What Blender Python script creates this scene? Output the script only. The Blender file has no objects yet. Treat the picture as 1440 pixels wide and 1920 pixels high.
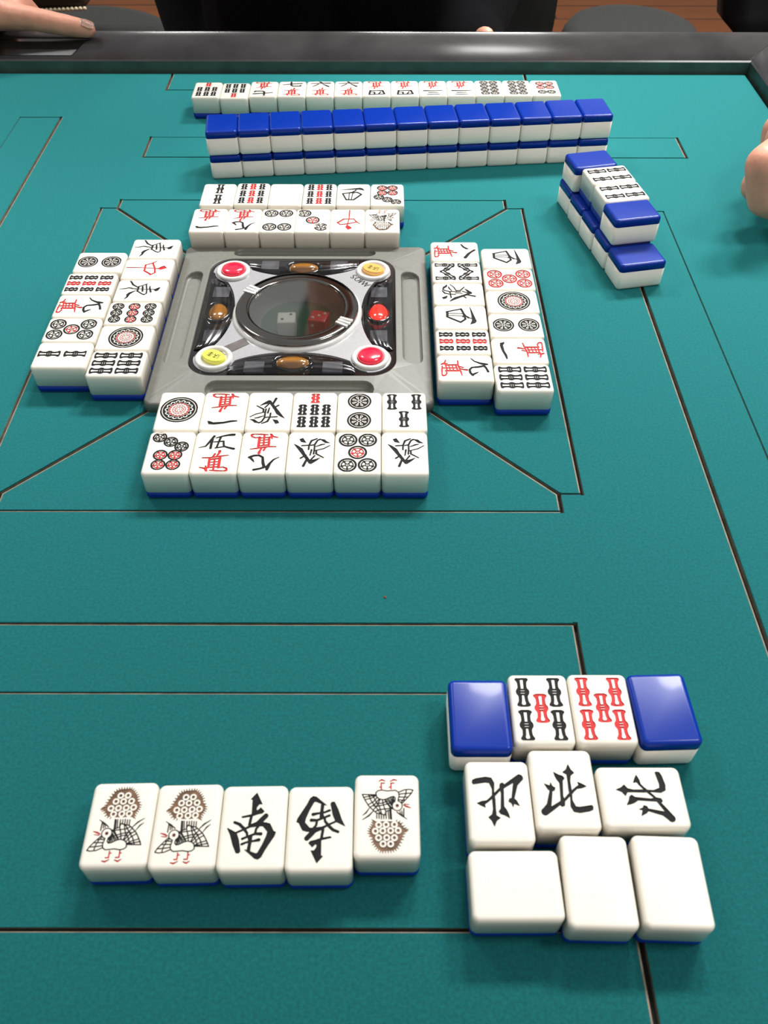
import bpy, bmesh, math, random
import numpy as np
from mathutils import Vector, Matrix
from mathutils.geometry import delaunay_2d_cdt

random.seed(7)
MM = 0.001
scene = bpy.context.scene
COL = scene.collection
R = math.radians

# ---------------------------------------------------------------- camera, world, lights, exposure
cam_d = bpy.data.cameras.new('camera')
cam = bpy.data.objects.new('camera', cam_d)
COL.objects.link(cam)
scene.camera = cam
_f = Vector((0.000407, 0.664276, -0.747487)); _r = Vector((1.0, 0.000961, 0.001398)); _u = Vector((-0.001647, 0.747486, 0.664275))
_r = _f.cross(_u).normalized(); _u = _r.cross(_f).normalized(); _f.normalize()
cam.matrix_world = Matrix(((_r.x, _u.x, -_f.x, 0.045682), (_r.y, _u.y, -_f.y, -0.376921), (_r.z, _u.z, -_f.z, 0.273828), (0, 0, 0, 1)))
cam_d.sensor_fit = 'AUTO'
cam_d.sensor_width = 36.0
cam_d.lens = 36.0 * 1593.54 / 1920.0
cam_d.clip_start = 0.01
cam_d.dof.use_dof = True
cam_d.dof.focus_distance = 0.46
cam_d.dof.aperture_fstop = 28.0

world = bpy.data.worlds.new('world')
scene.world = world
world.use_nodes = True
world.node_tree.nodes['Background'].inputs[0].default_value = (1.0, 0.985, 0.96, 1)
world.node_tree.nodes['Background'].inputs[1].default_value = 0.40

def area_light(name, loc, target, sx, sy, power, color=(1, 1, 1)):
    d = bpy.data.lights.new(name, 'AREA')
    d.spread = R(116); d.shape = 'RECTANGLE'; d.size = sx; d.size_y = sy; d.energy = power; d.color = color
    o = bpy.data.objects.new(name, d); COL.objects.link(o)
    o.location = loc
    o.rotation_euler = (Vector(target) - Vector(loc)).to_track_quat('-Z', 'Y').to_euler()
    return o
area_light('ceiling_panel_light', (0.95, 1.15, 1.65), (0.95, 1.15, 0), 0.5, 0.30, 35, (1.0, 0.99, 0.97))
area_light('ceiling_panel_light', (0.32, 1.15, 1.65), (0.32, 1.15, 0), 0.34, 0.34, 22, (1.0, 0.99, 0.97))
area_light('ceiling_panel_light', (-0.98, 1.15, 1.65), (-0.98, 1.15, 0), 0.5, 0.30, 17, (1.0, 0.99, 0.97))
area_light('ceiling_panel_light', (1.0, -0.2, 1.65), (1.0, -0.2, 0), 0.5, 0.30, 7, (1.0, 0.98, 0.95))

vs = scene.view_settings
vs.view_transform = 'Standard'; vs.look = 'None'; vs.gamma = 1.0; vs.use_curve_mapping = False
vs.exposure = 0.10
scene.display_settings.display_device = 'sRGB'

# ---------------------------------------------------------------- materials
def srgb(r, g, b):
    f = lambda c: (c / 255 / 12.92) if c / 255 <= 0.04045 else ((c / 255 + 0.055) / 1.055) ** 2.4
    return (f(r), f(g), f(b), 1)
def mat(name, col, rough=0.5, metal=0.0, coat=0.0, noise=None, bump=None, sheen=None, emit=None, spec=None, subsurf=None):
    m = bpy.data.materials.new(name); m.use_nodes = True
    nt = m.node_tree; b = nt.nodes['Principled BSDF']
    b.inputs['Base Color'].default_value = col
    b.inputs['Roughness'].default_value = rough
    b.inputs['Metallic'].default_value = metal
    b.inputs['Coat Weight'].default_value = coat
    b.inputs['Coat Roughness'].default_value = 0.08
    if spec is not None: b.inputs['Specular IOR Level'].default_value = spec
    if sheen:
        b.inputs['Sheen Weight'].default_value = sheen[0]; b.inputs['Sheen Roughness'].default_value = sheen[1]
        b.inputs['Sheen Tint'].default_value = sheen[2]
    if subsurf:
        b.inputs['Subsurface Weight'].default_value = subsurf[0]
        b.inputs['Subsurface Radius'].default_value = subsurf[1]
        b.inputs['Subsurface Scale'].default_value = subsurf[2]
    if emit:
        b.inputs['Emission Color'].default_value = emit[0]; b.inputs['Emission Strength'].default_value = emit[1]
    tc = nt.nodes.new('ShaderNodeTexCoord')
    if noise:
        scale, amt, detail = noise
        n = nt.nodes.new('ShaderNodeTexNoise'); n.inputs['Scale'].default_value = scale; n.inputs['Detail'].default_value = detail
        nt.links.new(tc.outputs['Object'], n.inputs['Vector'])
        rmp = nt.nodes.new('ShaderNodeMapRange'); rmp.inputs['From Min'].default_value = 0.3; rmp.inputs['From Max'].default_value = 0.7
        rmp.inputs['To Min'].default_value = 1 - amt; rmp.inputs['To Max'].default_value = 1 + amt
        nt.links.new(n.outputs['Fac'], rmp.inputs['Value'])
        mx = nt.nodes.new('ShaderNodeVectorMath'); mx.operation = 'SCALE'
        mx.inputs[0].default_value = col[:3]
        nt.links.new(rmp.outputs['Result'], mx.inputs['Scale'])
        nt.links.new(mx.outputs['Vector'], b.inputs['Base Color'])
    if bump:
        scale, strength, dist = bump
        n2 = nt.nodes.new('ShaderNodeTexNoise'); n2.inputs['Scale'].default_value = scale; n2.inputs['Detail'].default_value = 4
        nt.links.new(tc.outputs['Object'], n2.inputs['Vector'])
        bp = nt.nodes.new('ShaderNodeBump'); bp.inputs['Strength'].default_value = strength; bp.inputs['Distance'].default_value = dist
        nt.links.new(n2.outputs['Fac'], bp.inputs['Height']); nt.links.new(bp.outputs['Normal'], b.inputs['Normal'])
    return m

M = {}
M['ivory'] = mat('tile_ivory', (0.82, 0.775, 0.685, 1), 0.25, coat=0.2, noise=(60, 0.012, 2), subsurf=(0.25, (1.0, 0.85, 0.55), 0.003))
M['blue'] = mat('tile_blue', (0.001, 0.026, 0.28, 1), 0.28, coat=0.10, spec=0.22, noise=(60, 0.03, 2))
M['ink_black'] = mat('ink_black', (0.010, 0.010, 0.011, 1), 0.6, spec=0.15, noise=(400, 0.3, 2))
M['ink_red'] = mat('ink_red', (0.55, 0.018, 0.02, 1), 0.5, spec=0.2, noise=(400, 0.15, 2))
M['ink_brown'] = mat('ink_brown', (0.16, 0.075, 0.03, 1), 0.5, noise=(300, 0.4, 2))
M['ink_dark_red'] = mat('ink_dark_red', (0.12, 0.01, 0.015, 1), 0.4, noise=(400, 0.15, 2))
M['ink_green'] = mat('ink_green', (0.12, 0.13, 0.01, 1), 0.5, noise=(400, 0.15, 2))
M['felt'] = mat('teal_felt', (0.002, 0.092, 0.096, 1), 0.9, noise=(900, 0.22, 6), bump=(2600, 0.5, 0.0004), sheen=(1.0, 0.5, (0.08, 0.85, 0.86, 1)), spec=0.25)
M['groove'] = mat('groove_dark', (0.012, 0.011, 0.010, 1), 0.8, noise=(300, 0.3, 3))
M['groove_wall'] = mat('groove_board_edge', (0.20, 0.16, 0.115, 1), 0.7, noise=(200, 0.3, 3))
M['rail'] = mat('rail_laminate', (0.050, 0.047, 0.048, 1), 0.23, noise=(25, 0.35, 6), bump=(60, 0.08, 0.0006), coat=0.04)
M['rail_dark'] = mat('drawer_gloss_black', (0.010, 0.009, 0.009, 1), 0.18, noise=(25, 0.2, 4))
M['rail_inner'] = mat('rail_green_strip', (0.045, 0.085, 0.07, 1), 0.5, noise=(60, 0.25, 4))
M['grey'] = mat('grey_plastic', (0.165, 0.162, 0.140, 1), 0.42, noise=(500, 0.06, 4), bump=(1500, 0.15, 0.0002))
M['silver'] = mat('silver_paint', (0.43, 0.43, 0.44, 1), 0.30, metal=0.35, coat=0.5, noise=(900, 0.05, 3))
M['gloss_black'] = mat('gloss_black_panel', (0.006, 0.006, 0.007, 1), 0.07, coat=0.6, noise=(80, 0.2, 3))
M['window_grey'] = mat('display_window_grey', (0.10, 0.10, 0.11, 1), 0.12, coat=0.4, noise=(160, 0.3, 3))
M['strip_grey'] = mat('strip_grey', (0.14, 0.125, 0.12, 1), 0.12, coat=0.4, noise=(160, 0.25, 3))
M['chrome'] = mat('chrome', (0.20, 0.19, 0.18, 1), 0.10, metal=1.0, noise=(60, 0.08, 3))
M['rib_white'] = mat('rib_silver', (0.8, 0.8, 0.78, 1), 0.2, metal=0.5, noise=(60, 0.05, 2))
M['clear_white'] = mat('clear_white_plastic', (0.70, 0.68, 0.66, 1), 0.12, coat=0.8, noise=(200, 0.06, 2))
M['btn_red'] = mat('button_red', (0.85, 0.012, 0.05, 1), 0.2, coat=0.6, noise=(300, 0.06, 2))
M['btn_yellow'] = mat('button_yellow', (0.72, 0.70, 0.09, 1), 0.25, coat=0.5, noise=(300, 0.06, 2))
M['btn_amber'] = mat('button_amber', (0.80, 0.42, 0.10, 1), 0.25, coat=0.5, noise=(300, 0.06, 2))
M['lens_amber'] = mat('lens_amber', (0.36, 0.15, 0.02, 1), 0.15, coat=0.8, noise=(120, 0.12, 2))
M['lens_red'] = mat('lens_red_lit', (0.85, 0.03, 0.02, 1), 0.15, coat=0.8, noise=(120, 0.08, 2), emit=((1.0, 0.03, 0.015, 1), 0.9))
M['bowl'] = mat('bowl_grey', (0.16, 0.16, 0.14, 1), 0.6, noise=(200, 0.15, 3))
M['bowl_green'] = mat('bowl_green_felt', (0.02, 0.10, 0.055, 1), 0.9, noise=(700, 0.2, 3))
M['die_white'] = mat('die_white', (0.75, 0.74, 0.70, 1), 0.3, noise=(200, 0.03, 2))
M['die_red'] = mat('die_red', (0.65, 0.03, 0.035, 1), 0.3, noise=(200, 0.05, 2))
M['skin'] = mat('skin', (0.74, 0.34, 0.225, 1), 0.48, noise=(110, 0.10, 5), bump=(420, 0.25, 0.0006), subsurf=(0.15, (1.0, 0.35, 0.2), 0.004))
M['nail'] = mat('fingernail', (0.70, 0.45, 0.36, 1), 0.25, noise=(200, 0.04, 2))
M['black_cloth'] = mat('black_cloth', (0.004, 0.004, 0.005, 1), 0.95, noise=(500, 0.3, 4), bump=(900, 0.3, 0.001), spec=0.1)
M['grey_cloth'] = mat('dark_grey_cloth', (0.03, 0.03, 0.034, 1), 0.95, noise=(500, 0.3, 4), spec=0.1)
M['hair'] = mat('dark_hair', (0.01, 0.008, 0.007, 1), 0.6, noise=(300, 0.4, 4))
M['chair'] = mat('charcoal_vinyl', (0.009, 0.0095, 0.009, 1), 0.6, spec=0.25, noise=(120, 0.15, 4), bump=(500, 0.1, 0.0008))
M['chair_edge'] = mat('chair_edge_black', (0.006, 0.006, 0.0065, 1), 0.5, spec=0.25, noise=(120, 0.15, 3))
M['metal'] = mat('grey_metal', (0.18, 0.17, 0.16, 1), 0.35, metal=0.9, noise=(60, 0.1, 2))
M['bench'] = mat('dark_brown_leather', (0.018, 0.013, 0.008, 1), 0.5, noise=(90, 0.2, 4))
M['bead'] = mat('pale_bead', (0.42, 0.34, 0.22, 1), 0.3, noise=(200, 0.15, 2))
M['crumb'] = mat('crumb_brown', (0.20, 0.05, 0.02, 1), 0.8, noise=(900, 0.3, 3))

def wood_floor():
    m = mat('wood_floor', srgb(120, 68, 34), 0.6, spec=0.2)
    nt = m.node_tree; b = nt.nodes['Principled BSDF']
    tc = nt.nodes.new('ShaderNodeTexCoord')
    br = nt.nodes.new('ShaderNodeTexBrick')
    br.inputs['Color1'].default_value = (0.17, 0.052, 0.012, 1); br.inputs['Color2'].default_value = (0.12, 0.035, 0.008, 1)
    br.inputs['Mortar'].default_value = (0.03, 0.012, 0.006, 1); br.inputs['Scale'].default_value = 1.0
    br.inputs['Mortar Size'].default_value = 0.004; br.inputs['Brick Width'].default_value = 1.2; br.inputs['Row Height'].default_value = 0.12
    nt.links.new(tc.outputs['Object'], br.inputs['Vector'])
    mp = nt.nodes.new('ShaderNodeMapping'); mp.inputs['Scale'].default_value = (3, 60, 1)
    nt.links.new(tc.outputs['Object'], mp.inputs['Vector'])
    n = nt.nodes.new('ShaderNodeTexNoise'); n.inputs['Scale'].default_value = 1.5; n.inputs['Detail'].default_value = 6
    nt.links.new(mp.outputs['Vector'], n.inputs['Vector'])
    mr = nt.nodes.new('ShaderNodeMapRange'); mr.inputs['To Min'].default_value = 0.65; mr.inputs['To Max'].default_value = 1.35
    nt.links.new(n.outputs['Fac'], mr.inputs['Value'])
    sc = nt.nodes.new('ShaderNodeVectorMath'); sc.operation = 'SCALE'
    nt.links.new(br.outputs['Color'], sc.inputs[0]); nt.links.new(mr.outputs['Result'], sc.inputs['Scale'])
    nt.links.new(sc.outputs['Vector'], b.inputs['Base Color'])
    return m
M['floor'] = wood_floor()
def glass_mat():
    m = bpy.data.materials.new('dome_glass'); m.use_nodes = True
    nt = m.node_tree; nt.nodes.clear()
    out = nt.nodes.new('ShaderNodeOutputMaterial')
    tr = nt.nodes.new('ShaderNodeBsdfTransparent'); tr.inputs[0].default_value = (0.80, 0.81, 0.79, 1)
    gl = nt.nodes.new('ShaderNodeBsdfGlossy'); gl.inputs['Roughness'].default_value = 0.06
    n = nt.nodes.new('ShaderNodeTexNoise'); n.inputs['Scale'].default_value = 60
    mr = nt.nodes.new('ShaderNodeMapRange'); mr.inputs['To Min'].default_value = 0.20; mr.inputs['To Max'].default_value = 0.30
    nt.links.new(n.outputs['Fac'], mr.inputs['Value'])
    mx = nt.nodes.new('ShaderNodeMixShader')
    nt.links.new(mr.outputs['Result'], mx.inputs[0]); nt.links.new(tr.outputs[0], mx.inputs[1]); nt.links.new(gl.outputs[0], mx.inputs[2])
    nt.links.new(mx.outputs[0], out.inputs['Surface'])
    return m
M['glass'] = glass_mat()
def cover_mat():
    m = bpy.data.materials.new('clear_cover'); m.use_nodes = True
    nt = m.node_tree; nt.nodes.clear()
    out = nt.nodes.new('ShaderNodeOutputMaterial')
    tr = nt.nodes.new('ShaderNodeBsdfTransparent'); tr.inputs[0].default_value = (0.97, 0.97, 0.97, 1)
    gl = nt.nodes.new('ShaderNodeBsdfGlossy'); gl.inputs['Roughness'].default_value = 0.14
    fr = nt.nodes.new('ShaderNodeFresnel'); fr.inputs['IOR'].default_value = 1.5
    mx = nt.nodes.new('ShaderNodeMixShader')
    nt.links.new(fr.outputs[0], mx.inputs[0]); nt.links.new(tr.outputs[0], mx.inputs[1]); nt.links.new(gl.outputs[0], mx.inputs[2])
    nt.links.new(mx.outputs[0], out.inputs['Surface'])
    return m
M['cover'] = cover_mat()

# ---------------------------------------------------------------- object helpers
def link(o, parent=None):
    COL.objects.link(o)
    if parent: o.parent = parent
    return o
def mesh_obj(name, verts, faces, mats, parent=None, fmat=None, smooth=None, scale=MM, auto=None):
    me = bpy.data.meshes.new(name)
    me.from_pydata([tuple(c * scale for c in v) for v in verts], [], faces)
    for m in (mats if isinstance(mats, (list, tuple)) else [mats]): me.materials.append(m)
    if fmat is not None: me.polygons.foreach_set('material_index', fmat)
    if smooth is not None:
        me.polygons.foreach_set('use_smooth', smooth if isinstance(smooth, list) else [smooth] * len(faces))
    me.validate(); me.update()
    return link(bpy.data.objects.new(name, me), parent)
def bm_obj(name, bm, mats, parent=None, smooth=False, scale=MM):
    if scale != 1: bmesh.ops.scale(bm, vec=(scale,) * 3, verts=bm.verts)
    bmesh.ops.recalc_face_normals(bm, faces=bm.faces)
    me = bpy.data.meshes.new(name); bm.to_mesh(me); bm.free()
    for m in (mats if isinstance(mats, (list, tuple)) else [mats]): me.materials.append(m)
    if smooth: me.polygons.foreach_set('use_smooth', [True] * len(me.polygons))
    return link(bpy.data.objects.new(name, me), parent)
def empty(name, loc, rz=0.0, parent=None):
    o = bpy.data.objects.new(name, None); o.empty_display_size = 0.01
    o.location = [c * MM for c in loc]; o.rotation_euler = (0, 0, rz)
    return link(o, parent)
def tag(o, label, cat, group=None, kind=None):
    o['label'] = label; o['category'] = cat
    if group: o['group'] = group
    if kind: o['kind'] = kind
    return o
def structure(o):
    o['kind'] = 'structure'; return o
def rrect(hx, hy, r, n=6, cx=0, cy=0):
    pts = []
    for sx, sy, a0 in ((1, 1, 0), (-1, 1, 90), (-1, -1, 180), (1, -1, 270)):
        for k in range(n + 1):
            a = R(a0 + 90 * k / n)
            pts.append((cx + sx * (hx - r) + r * math.cos(a), cy + sy * (hy - r) + r * math.sin(a)))
    return pts
def loft(rings, cap0=True, cap1=True, closed=True):
    """rings: list of equal-length point lists -> verts, faces"""
    V = []; F = []; n = len(rings[0])
    for r_ in rings: V += r_
    for i in range(len(rings) - 1):
        for k in range(n if closed else n - 1):
            a = i * n + k; b = i * n + (k + 1) % n
            F.append((a, b, b + n, a + n))
    if cap0: F.append(tuple(reversed(range(n))))
    if cap1: F.append(tuple(range((len(rings) - 1) * n, len(rings) * n)))
    return V, F
def lathe(profile, n=48, cx=0, cy=0, close=False):
    rings = [[(cx + r_ * math.cos(2 * math.pi * k / n), cy + r_ * math.sin(2 * math.pi * k / n), z) for k in range(n)] for r_, z in profile]
    if close: rings.append(rings[0])
    return loft(rings, not close, not close)
def slab(loop, z0, z1, bev=0.0):
    """prism of a 2D loop with optional inset bevel on top (convex loops)"""
    rings = [[(x, y, z0) for x, y in loop]]
    if bev:
        c = (sum(p_[0] for p_ in loop) / len(loop), sum(p_[1] for p_ in loop) / len(loop))
        rings.append([(x, y, z1 - bev) for x, y in loop])
        ins = []
        for x, y in loop:
            d = math.hypot(x - c[0], y - c[1]) or 1
            ins.append((x - (x - c[0]) / d * bev, y - (y - c[1]) / d * bev, z1))
        rings.append(ins)
    else:
        rings.append([(x, y, z1) for x, y in loop])
    return loft(rings)
def box(cx, cy, cz, sx, sy, sz, bev=0.0, seg=2):
    bm = bmesh.new(); bmesh.ops.create_cube(bm, size=1)
    bmesh.ops.scale(bm, vec=(sx, sy, sz), verts=bm.verts)
    if bev: bmesh.ops.bevel(bm, geom=bm.edges[:], offset=bev, segments=seg, affect='EDGES', profile=0.6)
    bmesh.ops.translate(bm, vec=(cx, cy, cz), verts=bm.verts)
    return bm

# ---------------------------------------------------------------- 2D signed-distance drawing
class Canvas:
    def __init__(s, hx, hy, h):
        s.h = h; s.nx = int(2 * hx / h) + 1; s.ny = int(2 * hy / h) + 1; s.x0 = -hx; s.y0 = -hy
        s.X = s.x0 + np.arange(s.nx) * h; s.Y = s.y0 + np.arange(s.ny) * h
        s.lay = {}
    def win(s, x0, x1, y0, y1):
        p = 3 * s.h
        i0 = max(0, int((x0 - p - s.x0) / s.h)); i1 = min(s.nx, int((x1 + p - s.x0) / s.h) + 2)
        j0 = max(0, int((y0 - p - s.y0) / s.h)); j1 = min(s.ny, int((y1 + p - s.y0) / s.h) + 2)
        return slice(j0, j1), slice(i0, i1), s.X[None, i0:i1], s.Y[j0:j1, None]
    def paint(s, col, d, js, is_):
        if col != 'w' and col not in s.lay: s.lay[col] = np.full((s.ny, s.nx), 9.0)
        for c, a in s.lay.items():
            if c == col: a[js, is_] = np.minimum(a[js, is_], d)
            else: a[js, is_] = np.maximum(a[js, is_], -d)
    def capsule(s, col, p, q):
        (x0, y0, r0), (x1, y1, r1) = p, q; m = max(r0, r1)
        js, is_, X, Y = s.win(min(x0, x1) - m, max(x0, x1) + m, min(y0, y1) - m, max(y0, y1) + m)
        dx, dy = x1 - x0, y1 - y0; L = dx * dx + dy * dy
        t = np.clip(((X - x0) * dx + (Y - y0) * dy) / L, 0, 1) if L > 1e-9 else 0.0 * X * Y
        s.paint(col, np.hypot(X - x0 - t * dx, Y - y0 - t * dy) - (r0 + t * (r1 - r0)), js, is_)
    def stroke(s, col, pts):
        for a, b in zip(pts, pts[1:]): s.capsule(col, a, b)
    def circle(s, col, x, y, r): s.capsule(col, (x, y, r), (x, y, r))
    def ring(s, col, x, y, r0, r1):
        js, is_, X, Y = s.win(x - r1, x + r1, y - r1, y + r1)
        d = np.hypot(X - x, Y - y); s.paint(col, np.maximum(d - r1, r0 - d), js, is_)
    def poly(s, col, pts):
        xs = [p[0] for p in pts]; ys = [p[1] for p in pts]
        js, is_, X, Y = s.win(min(xs), max(xs), min(ys), max(ys))
        D = np.full(np.broadcast(X, Y).shape, 1e9); ins = np.zeros(D.shape, bool)
        for (x0, y0), (x1, y1) in zip(pts, pts[1:] + pts[:1]):
            dx, dy = x1 - x0, y1 - y0; L = dx * dx + dy * dy
            if L < 1e-12: continue
            t = np.clip(((X - x0) * dx + (Y - y0) * dy) / L, 0, 1)
            D = np.minimum(D, np.hypot(X - x0 - t * dx, Y - y0 - t * dy))
            if y0 != y1: ins ^= ((y0 > Y) != (y1 > Y)) & (X < (x1 - x0) * (Y - y0) / (y1 - y0) + x0)
        s.paint(col, np.where(ins, -D, D), js, is_)
    def any(s):
        a = None
        for v in s.lay.values(): a = v if a is None else np.minimum(a, v)
        return a
    def at(s, a, x, y):
        u = min(max((x - s.x0) / s.h, 0), s.nx - 1.001); v = min(max((y - s.y0) / s.h, 0), s.ny - 1.001)
        i, j = int(u), int(v); u -= i; v -= j
        return (a[j, i] * (1 - u) + a[j, i + 1] * u) * (1 - v) + (a[j + 1, i] * (1 - u) + a[j + 1, i + 1] * u) * v

def contours(cv, a, tol):
    """marching squares -> closed loops of (x, y)"""
    ins = a < 0
    code = ins[:-1, :-1] * 1 + ins[:-1, 1:] * 2 + ins[1:, 1:] * 4 + ins[1:, :-1] * 8
    js, is_ = np.nonzero((code > 0) & (code < 15))
    T_ = {1: ((3, 0),), 2: ((0, 1),), 3: ((3, 1),), 4: ((1, 2),), 5: ((3, 2), (1, 0)), 6: ((0, 2),), 7: ((3, 2),),
          8: ((2, 3),), 9: ((2, 0),), 10: ((0, 3), (2, 1)), 11: ((2, 1),), 12: ((1, 3),), 13: ((1, 0),), 14: ((0, 3),)}
    nxt = {}; pos = {}
    def key(i, j, e):
        if e == 0: k = (i, j, 0)
        elif e == 1: k = (i + 1, j, 1)
        elif e == 2: k = (i, j + 1, 0)
        else: k = (i, j, 1)
        if k not in pos:
            i0, j0, d = k
            v0 = a[j0, i0]; v1 = a[j0, i0 + 1] if d == 0 else a[j0 + 1, i0]
            t = min(max(v0 / (v0 - v1), 0.02), 0.98)
            pos[k] = (cv.x0 + (i0 + (t if d == 0 else 0)) * cv.h, cv.y0 + (j0 + (t if d == 1 else 0)) * cv.h)
        return k
    for j, i in zip(js.tolist(), is_.tolist()):
        for e0, e1 in T_[int(code[j, i])]: nxt[key(i, j, e0)] = key(i, j, e1)
    loops = []
    while nxt:
        k0, k = nxt.popitem(); lp = [k0]
        while k != k0 and k in nxt:
            lp.append(k); k = nxt.pop(k)
        if len(lp) >= 4: loops.append(simplify([pos[q] for q in lp], tol))
    return [l for l in loops if len(l) >= 3]
def simplify(p, tol):
    n = len(p)
    if n < 6: return p
    P_ = np.array(p); keep = np.zeros(n + 1, bool); Q = np.vstack([P_, P_[:1]])
    m = n // 2; keep[[0, m, n]] = True; st = [(0, m), (m, n)]
    while st:
        a, b = st.pop()
        if b - a < 2: continue
        d = Q[b] - Q[a]; L = np.hypot(*d)
        seg = Q[a + 1:b] - Q[a]
        dist = np.abs(seg[:, 0] * d[1] - seg[:, 1] * d[0]) / L if L > 1e-9 else np.hypot(seg[:, 0], seg[:, 1])
        k = int(np.argmax(dist))
        if dist[k] > tol:
            keep[a + 1 + k] = True; st += [(a, a + 1 + k), (a + 1 + k, b)]
    return [p[i] for i in range(n) if keep[i]]
def cdt(loops, extra_edges=()):
    V = []; E = []
    for lp in loops:
        b = len(V); V += [Vector(q) for q in lp]; E += [(b + i, b + (i + 1) % len(lp)) for i in range(len(lp))]
    for pa, pb in extra_edges:
        b = len(V); V += [Vector(pa), Vector(pb)]; E.append((b, b + 1))
    r_ = delaunay_2d_cdt(V, E, [], 0, 1e-5)
    vv = [(v.x, v.y) for v in r_[0]]; tris = []
    for t in r_[2]:
        if len(t) == 3:
            (ax, ay), (bx, by), (cx, cy) = (vv[i] for i in t)
            s_ = (bx - ax) * (cy - ay) - (by - ay) * (cx - ax)
            if abs(s_) < 1e-9: continue
            tris.append(tuple(t) if s_ > 0 else (t[0], t[2], t[1]))
    return vv, tris
def boundary(tris):
    """directed edges with no opposite inside the triangle list"""
    s_ = set()
    for a, b, c in tris: s_ |= {(a, b), (b, c), (c, a)}
    return [e for e in s_ if (e[1], e[0]) not in s_]

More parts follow.
